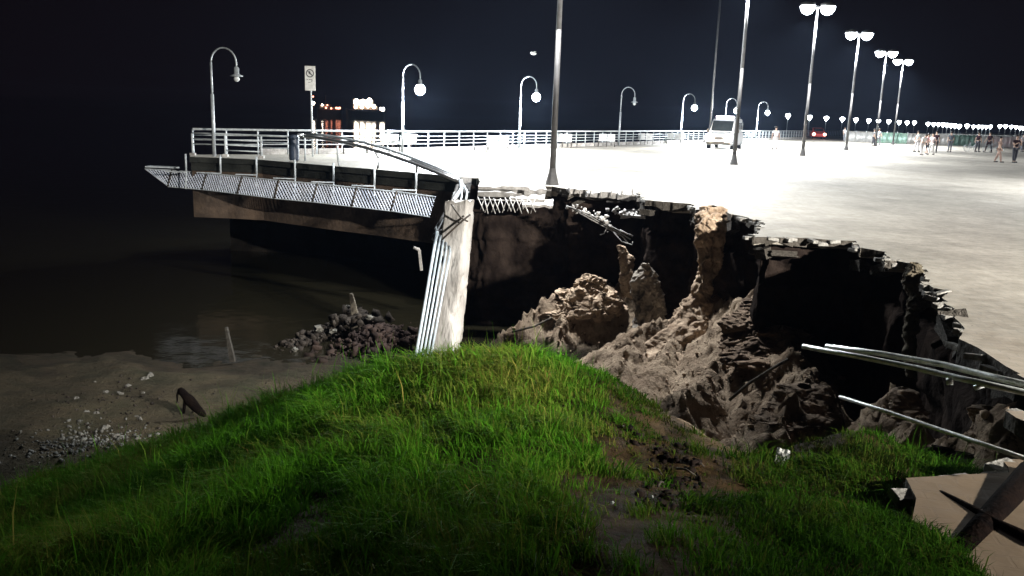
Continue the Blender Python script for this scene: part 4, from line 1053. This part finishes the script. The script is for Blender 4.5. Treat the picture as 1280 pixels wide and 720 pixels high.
# ---------------------------------------------------------------- debris on the beach
def gz(x, y):
    i = min(max(np.searchsorted(gx, x) - 1, 0), len(gx) - 2); j = min(max(np.searchsorted(gy, y) - 1, 0), len(gy) - 2)
    u = (x - gx[i]) / (gx[i + 1] - gx[i]); v = (y - gy[j]) / (gy[j + 1] - gy[j])
    return float(Z2[i, j] * (1 - u) * (1 - v) + Z2[i + 1, j] * u * (1 - v) + Z2[i, j + 1] * (1 - u) * v + Z2[i + 1, j + 1] * u * v)
def onground(px, py):
    d = ray(px, py); 
    k = 2.0
    while k < 60:
        p = Vector((0, 0, EYE)) + d * k
        if p.y > .6 and p.z < gz(p.x, p.y): return p
        k += .04
    return p
def plank(name, label, a, b, w_, th, mt, cat, tip=.5, seed=1):
    t = thing(name, label, cat, a); d = Vector(b) - Vector(a); L = d.length; q = d.to_track_quat('Z', 'X').to_matrix()
    bm = bmesh.new(); n = 8; rings = []
    for i in range(n + 1):
        f = i / n; wv = w_ * (1 - (1 - tip) * f) * random.uniform(.9, 1.08); rings.append([bm.verts.new(q @ Vector((sx * wv / 2, sy * th / 2, L * f)) ) for sx, sy in ((-1, -1), (1, -1), (1, 1), (-1, 1))])
    for u, v in zip(rings[:-1], rings[1:]):
        for k in range(4): bm.faces.new((u[k], u[(k + 1) % 4], v[(k + 1) % 4], v[k]))
    bm.faces.new(rings[0][::-1]); bm.faces.new(rings[-1]); bmesh.ops.recalc_face_normals(bm, faces=bm.faces)
    o = obj('timber', bm, mt, t); return t
g0 = onground(258, 521); dd = g0.y
t = thing('driftwood', 'dark driftwood stump propped on a short leg on the sand', 'driftwood')
def blob(pts, mt, name, parent, n=10):
    bm = bmesh.new(); pts_ = [Vector(p[0]) for p in pts]; rings = []
    for i, (p, r) in enumerate(zip(pts_, [q[1] for q in pts])):
        tt = (pts_[min(i + 1, len(pts_) - 1)] - pts_[max(i - 1, 0)]).normalized(); a = tt.cross(Vector((0, 1, 0))).normalized(); b = tt.cross(a)
        rings.append([bm.verts.new(p + (a * math.cos(2 * math.pi * k / n) + b * .8 * math.sin(2 * math.pi * k / n)) * r * random.uniform(.85, 1.15)) for k in range(n)])
    for i in range(len(rings) - 1):
        for k in range(n): bm.faces.new((rings[i][k], rings[i][(k + 1) % n], rings[i + 1][(k + 1) % n], rings[i + 1][k]))
    bm.faces.new(rings[0][::-1]); bm.faces.new(rings[-1]); return obj(name, bm, mt, parent, True)
px1 = dd / F
blob([(P3(258, 521, dd), 1.5 * px1), (P3(252, 516, dd), 4.5 * px1), (P3(244, 508, dd), 6.5 * px1), (P3(237, 501, dd), 7.5 * px1), (P3(231, 494, dd), 6 * px1), (P3(226.5, 488.5, dd), 5 * px1), (P3(224.5, 485, dd), 2.5 * px1)], M_driftwood, 'trunk', t)
T('leg', [P3(232, 500, dd), P3(230.5, 508, dd), P3(229.5, 516.5, dd)], .045, M_driftwood, t, 6, r2=.025)
T('root', [P3(224, 487, dd), P3(221.5, 494, dd), P3(221.5, 502, dd)], .03, M_driftwood, t, 6, r2=.012)
plank('timber_stake', 'thin pale stake standing in the dark water left of the rubble', P3(291, 452, 20.2), P3(283, 409, 20.2), .14, .1, M_driftp, 'stake', .35)
plank('timber_stake', 'broken pale post standing among the rubble left of the pillar', P3(447, 410, 23.5), P3(439, 367, 23.5), .3, .14, M_stake, 'stake', .25)
plank('bent_bracket', 'small bent pale strip hanging under the promenade beam', P3(527, 338, 24.5), P3(524, 312, 24.5), .08, .05, M_conc, 'bracket', .9)
T('hook', [P3(524, 312, 24.5), P3(517, 309.5, 24.5)], .05, M_conc, bpy.data.objects['bent_bracket'], 6).matrix_parent_inverse = bpy.data.objects['bent_bracket'].matrix_world.inverted() if False else Matrix.Translation(-Vector(bpy.data.objects['bent_bracket'].location))

me_rocks = []
def rock_mesh(k):
    bm = bmesh.new(); bmesh.ops.create_icosphere(bm, subdivisions=2, radius=1)
    for v in bm.verts:
        q = v.co * 1.3 + Vector((k * 7.1, 0, 0)); v.co *= 1 + .6 * float(vnoise(q.x * 1.6, q.y * 1.6, q.z * 1.6, k)); v.co.z *= .65; v.co.y *= .8
    me = bpy.data.meshes.new('rock'); bm.to_mesh(me); bm.free(); return me
RM = [rock_mesh(k) for k in range(5)]
def rock(p, r, mt, label, cat='rubble', group='rubble chunks under the promenade', name='concrete_chunk'):
    me = RM[random.randrange(5)].copy(); me.materials.append(mt); o = link(bpy.data.objects.new(name, me)); o.location = p; o.scale = (r, r, r); o.rotation_euler = (random.uniform(-.5, .5), random.uniform(-.5, .5), random.uniform(0, 6.28)); tag(o, label, cat, group)
def pile(name, label, pts, n, rmin, rmax, mt, spread, ground=False):
    cs = []; seg = list(zip(pts[:-1], pts[1:]))
    for i in range(n):
        a, b = random.choice(seg); cs.append(tuple(Vector(a).lerp(Vector(b), random.random()) + Vector((random.gauss(0, spread), random.gauss(0, spread), random.uniform(-spread * .5, .1)))))
    if ground: cs = [(c[0], c[1], gz(c[0], c[1]) + .005) for c in cs]
    return tag(chunks(name, cs, [rmin + (rmax - rmin) * random.random() ** 2.5 for _ in cs], mt), label, None, kind='stuff')
M_rub = mat('pale rubble', (.045, .038, .032), .9, 0, (.012, .01, .009), 2.5, .6, 10)
M_grav = mat('grey gravel', (.12, .12, .11), .9, 0, (.05, .05, .045), 3, .6, 10)
M_rubr = mat('reddish rubble', (.034, .024, .020), .9, 0, (.03, .022, .02), 2.5, .6, 10)
M_rubp = mat('bright rubble', (.17, .165, .15), .9, 0, (.08, .075, .065), 3, .6, 10)
pile('rubble', 'pale rubble bank under the promenade', [P3(350, 445, 21.6), P3(380, 428, 22.4), P3(400, 418, 23), P3(425, 410, 23.5)], 420, .02, .13, M_rub, .22)
pile('rubble', 'dim broken rubble around the leaning post', [P3(425, 405, 23.2), P3(445, 394, 23.6), P3(470, 402, 23.6)], 160, .03, .17, M_rub, .22)
pile('rubble', 'reddish rubble bank left of the pillar', [P3(430, 440, 21.6), P3(455, 425, 22), P3(475, 412, 22.4), P3(500, 425, 22)], 520, .02, .15, M_rubr, .3)
pile('rubble', 'dark rubble at the pillar foot', [P3(380, 455, 21), P3(440, 452, 21), P3(520, 450, 21)], 300, .03, .16, M_dsoil, .3)
for (px, py, d, r, lab) in [(398, 411, 22.8, .2, 'brightest pale chunk on top of the left rubble'), (369, 437, 21.6, .12, 'small bright chunk low on the left rubble'), (417, 413, 22.8, .14, 'pale chunk beside the broken post'), (436, 383, 23.6, .1, 'tiny chunk stuck left of the broken post'),
                            (462, 396, 23, .14, 'pale chunk right of the broken post'), (466, 422, 22, .2, 'reddish chunk in the right rubble'), (432, 443, 21.4, .18, 'flat reddish chunk at the rubble front')]:
    rock(P3(px, py, d), r * .75, M_rubr if 'reddish' in lab else M_rubp, lab)
# stones on the beach
stones = [(132, 491), (160, 483), (121, 517), (96, 498), (170, 521), (108, 515), (151, 493), (178, 492), (133, 535), (118, 478), (187, 470), (181, 474), (175, 524), (145, 546), (172, 549)]
for i, (px, py) in enumerate(stones):
    p = onground(px, py); rock(p, random.uniform(.04, .09), M_rubp, 'small pale stone scattered on the sand left of the driftwood', 'stone', 'pale stones scattered on the beach', 'beach_stone')
pts = [onground(q[0], q[1]) for q in ((62, 560), (85, 552), (112, 555), (140, 548))]
pile('gravel_patch', 'patch of whitish gravel on the sand', pts, 520, .008, .045, M_grav, .45, True)
pts = [onground(q[0], q[1]) for q in ((60, 520), (140, 500), (190, 520), (90, 590))]
pile('shell_scatter', 'thin scatter of pebbles over the sand', pts, 300, .01, .035, M_rub, 1.0, True)

# pebbly clods over the soil slope
def clods():
    cand = np.argwhere((pitm > .5) & ~ins); RNG.shuffle(cand); cand = cand[:3600]
    cs = [(X2[i, j], Y2[i, j], Z2[i, j]) for i, j in cand]; rd = .010 + .06 * RNG.random(len(cs)) ** 8
    return tag(lumps('soil_clods', cs, rd, M_soil), 'loose clods lying over the eroded slope', None, kind='stuff')
clods()

# roots and cables on the pit side
for (pp, r, lab) in [([(640, 415, 22.6), (668, 408, 22.4), (690, 397, 22.3)], .03, 'long brown root lying across the soil heap'), ([(912, 500, 12.6), (935, 480, 12.8), (965, 461, 13), (985, 449, 13.1)], .025, 'pale cable slanting over the pit right of the slope')]:
    o = T('root', curve(pp), r, M_stake, None, 6); tag(o, lab, 'root')

# ---------------------------------------------------------------- collapsed railing, right foreground
cr = thing('collapsed_railing', 'collapsed tubular railing jutting over the pit at lower right', 'railing')
M_blk = mat('shade black tube', (.008, .005, .004), .95, 0, (.004, .003, .003), 9, .5)  # shade on the post and lower rails put into a near-black colour
M_tube = mat('worn chrome tube', (.72, .74, .74), .32, .35, (.4, .44, .42), 14, .1)
T('top_rail', curve([(1004, 433, 6.6), (1080, 447, 6.1), (1145, 460, 5.7), (1200, 473, 5.3), (1300, 495, 4.7)]), .021, M_tube, cr, 12)
T('top_rail', curve([(1033, 433, 6.9), (1100, 442, 6.4), (1180, 456, 5.9), (1240, 471, 5.4), (1310, 487, 4.9)]), .023, M_tube, cr, 12)
T('coupling', curve([(1183, 477, 5.32), (1191, 477, 5.3)]), .022, M_tube, cr, 10)
T('coupling', curve([(1218, 485, 5.15), (1229, 481, 5.12)]), .018, M_tube, cr, 10)
T('mid_rail', curve([(1050, 496, 6.6), (1110, 515, 6.1), (1160, 532, 5.7), (1220, 552, 5.2), (1310, 583, 4.6)]), .015, M_tube, cr, 10)
T('bottom_rail', curve([(1146, 606, 4.84), (1180, 620, 4.6), (1215, 637, 4.4), (1250, 656, 4.2), (1310, 682, 3.95)]), .026, M_blk, cr, 10)
T('post', curve([(1196, 700, 3.93), (1240, 650, 4.36), (1290, 590, 4.95)]), .08, M_blk, cr, 12)
T('strut', curve([(1215, 636, 4.58), (1255, 628, 4.62), (1300, 612, 4.7)]), .02, M_blk, cr, 8)

# ---------------------------------------------------------------- small things on the mound
p = onground(977, 580); t = thing('paper_scrap', 'crumpled white paper scrap at the edge of the grass', 'litter', p + Vector((0, 0, .05)), .2, rot=(R(55), R(8), R(-15)))
bm = bmesh.new(); g = []
for i in range(6):
    g.append([bm.verts.new((-.045 + .018 * i, -.06 + .024 * k, .012 * math.sin(i * 2 + k * 1.3))) for k in range(6)])
for i in range(5):
    for k in range(5): bm.faces.new((g[i][k], g[i + 1][k], g[i + 1][k + 1], g[i][k + 1]))
bmesh.ops.solidify(bm, geom=bm.faces[:], thickness=.003); obj('sheet', bm, M_paper, t)
B('print_mark', (.0, .01, .012), (.03, .035, .004), mat('faded print', (.25, .25, .24), .8), t)
def stick(a, b, r, lab):
    p, q = onground(*a), onground(*b); u = Vector((0, 0, .03)); o = T('stick', [p + u, (p + q) / 2 + u * 1.6, q + u], r, M_stake, None, 6, r2=r * .5); tag(o, lab, 'stick', 'dry sticks on the path')
stick((817, 592), (827, 599), .010, 'short thick stick left on the bare path'); stick((845, 591), (869, 600), .009, 'longest pale stick on the bare path'); stick((822, 614), (829, 609), .008, 'tiny stick below the short thick one'); stick((871, 586), (880, 589), .008, 'small stick near the grass right of the path')
for (px, py, lab) in ((765, 633, 'tiny white pebble left on the path'), (815, 625, 'tiny white pebble near the sticks'), (779, 536, 'white fleck in the grass above the path')):
    rock(onground(px, py) + Vector((0, 0, .02)), .009, M_paper, lab, 'pebble', 'white pebbles on the path', 'white_pebble')
pile('dark_clods', 'dark clods and leaf litter on the bare path', [onground(*q) for q in ((800, 548), (840, 575), (850, 610), (830, 650))], 150, .006, .035, M_dsoil, .13, True)

# ---------------------------------------------------------------- grass
def grass():
    # tufts: blades spring outward from common roots, with a finer lawn between them
    nt_ = 24000
    ty = 1.9 + 7.7 * RNG.random(nt_) ** .8; tx = RNG.uniform(-1, 1, nt_) * (ty * .68 + .6); tr_ = RNG.uniform(.02, .10, nt_); th_ = .45 + 1.25 * RNG.random(nt_) ** 1.6
    per = 13; a0 = RNG.uniform(0, 2 * np.pi, nt_ * per); rr = np.sqrt(RNG.random(nt_ * per))
    ti = np.repeat(np.arange(nt_), per)
    bx = tx[ti] + np.cos(a0) * rr * tr_[ti]; by = ty[ti] + np.sin(a0) * rr * tr_[ti]
    nb = 200000; uy = 1.9 + 7.7 * RNG.random(nb) ** .8; ux = RNG.uniform(-1, 1, nb) * (uy * .68 + .6)
    gx_ = np.r_[bx, ux]; gy_ = np.r_[by, uy]; az = np.r_[a0, RNG.uniform(0, 2 * np.pi, nb)]; sprd = np.r_[.25 + .75 * rr, RNG.uniform(.1, .9, nb)]; hs = np.r_[th_[ti], np.full(nb, .55)]
    tn = np.r_[RNG.normal(0, .18, nt_)[ti], RNG.normal(0, .14, nb)]
    z, near, base, ph = terrain_z(gx_, gy_)
    pm = path_mask(gx_, gy_)
    clump = fbm(gx_ * 1.1, gy_ * 1.1, s=101, o=3); fine = fbm(gx_ * 5, gy_ * 5, s=111, o=2)
    dens = np.clip(.8 + .35 * clump + .3 * fine, .1, 1) * (1 - .95 * np.clip(pm * 1.3, 0, 1))
    dens = dens * np.clip((near + 3.0) / 1.5, 0, 1)
    cam_ok = np.abs(gx_) < gy_ * .68 + .7
    keep = (RNG.uniform(0, 1, len(gx_)) < dens) & (ph < near + .05) & ~inside(gx_, gy_) & cam_ok
    keep &= ~((gx_ > 1.35) & (gy_ > 6.3) & (gx_ < 2.2))
    x, y, z, cl, fi, pm, az, sprd, hs, tn = [a[keep] for a in (gx_, gy_, z, clump, fine, pm, az, sprd, hs, tn)]
    m = len(x)
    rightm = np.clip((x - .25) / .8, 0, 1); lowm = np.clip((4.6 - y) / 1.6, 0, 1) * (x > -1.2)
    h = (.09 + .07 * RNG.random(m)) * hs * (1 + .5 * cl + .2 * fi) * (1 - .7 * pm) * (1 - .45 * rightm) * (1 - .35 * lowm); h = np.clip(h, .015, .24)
    tall = RNG.random(m) < .010; h = np.where(tall, h * 2.0, h)
    wd = np.clip(RNG.normal(.0021, .0008, m), .0009, .0045) * (1 + .15 * np.clip(y - 3, 0, 6))
    waz = 3.0 * fbm(x * .9, y * .9, s=121, o=2) + 2.6
    lean = np.where(tall, .2, np.abs(RNG.normal(.15, .3, m)) + sprd * .75)
    lx = (np.cos(az) + .4 * np.cos(waz)) * lean * h; ly = (np.sin(az) + .4 * np.sin(waz)) * lean * h
    wa = RNG.uniform(0, 2 * np.pi, m); sx, sy = np.cos(wa) * wd, np.sin(wa) * wd
    V = np.zeros((m, 5, 3), np.float32)
    V[:, 0] = np.stack([x - sx, y - sy, z - .02], 1); V[:, 1] = np.stack([x + sx, y + sy, z - .02], 1)
    V[:, 2] = np.stack([x - sx * .8 + lx * .4, y - sy * .8 + ly * .4, z + h * .62], 1); V[:, 3] = np.stack([x + sx * .8 + lx * .4, y + sy * .8 + ly * .4, z + h * .62], 1)
    V[:, 4] = np.stack([x + lx * 1.15, y + ly * 1.15, z + h * (1 - .45 * np.clip(lean - .2, 0, 1))], 1)
    b = (np.arange(m) * 5)[:, None]
    F_ = np.concatenate([b + np.array([0, 1, 3]), b + np.array([0, 3, 2]), b + np.array([2, 3, 4])], 0)
    mt = bpy.data.materials.new('grass blades'); mt.use_nodes = True; nt = mt.node_tree; N = nt.nodes; L = nt.links; bs = N['Principled BSDF']
    at = N.new('ShaderNodeAttribute'); at.attribute_name = 'tint'; L.new(at.outputs['Color'], bs.inputs['Base Color']); bs.inputs['Roughness'].default_value = .8; bs.inputs['Specular IOR Level'].default_value = .02
    tr = N.new('ShaderNodeBsdfTranslucent'); L.new(at.outputs['Color'], tr.inputs[0]); mx = N.new('ShaderNodeMixShader'); mx.inputs[0].default_value = .3
    L.new(bs.outputs[0], mx.inputs[1]); L.new(tr.outputs[0], mx.inputs[2]); L.new(mx.outputs[0], N['Material Output'].inputs[0])
    o = npmesh('grass', V.reshape(-1, 3), F_, mt, smooth=False)
    dry = np.clip(.45 * fbm(x * .9, y * .9, s=131, o=3) + tn + .2 * RNG.normal(0, 1, m) + .6 * pm + .18 * rightm * fbm(x * 2, y * 2, s=133), 0, 1)
    g = np.array([.078, .245, .014]); d = np.array([.25, .22, .05]); c = g[None] * (1 - dry[:, None]) + d[None] * dry[:, None]
    c = c * RNG.uniform(.65, 1.25, m)[:, None]
    c = c * (1 - np.maximum(.76 * rightm, .55 * lowm))[:, None]  # shade painted into the blade colour at right and toward the bottom
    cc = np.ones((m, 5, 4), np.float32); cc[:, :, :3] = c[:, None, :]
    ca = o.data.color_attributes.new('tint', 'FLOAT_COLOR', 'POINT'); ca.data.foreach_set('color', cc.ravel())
    tag(o, 'shaggy green grass covering the foreground mound', None, kind='stuff'); return m
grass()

# ---------------------------------------------------------------- sea haze
HAZE = 0.00012
if HAZE > 0:
    bm = bmesh.new(); box(bm, (40, 330, 3.0), (900, 1000, 18.0)); hz = obj('haze', bm, bpy.data.materials.new('haze'))
    mt = hz.data.materials[0]; mt.use_nodes = True; N = mt.node_tree.nodes; N.remove(N['Principled BSDF']); pv = N.new('ShaderNodeVolumePrincipled')
    pv.inputs['Color'].default_value = (.45, .64, 1, 1); pv.inputs['Density'].default_value = HAZE; pv.inputs['Anisotropy'].default_value = .35
    mt.node_tree.links.new(pv.outputs[0], N['Material Output'].inputs['Volume']); hz['kind'] = 'stuff'
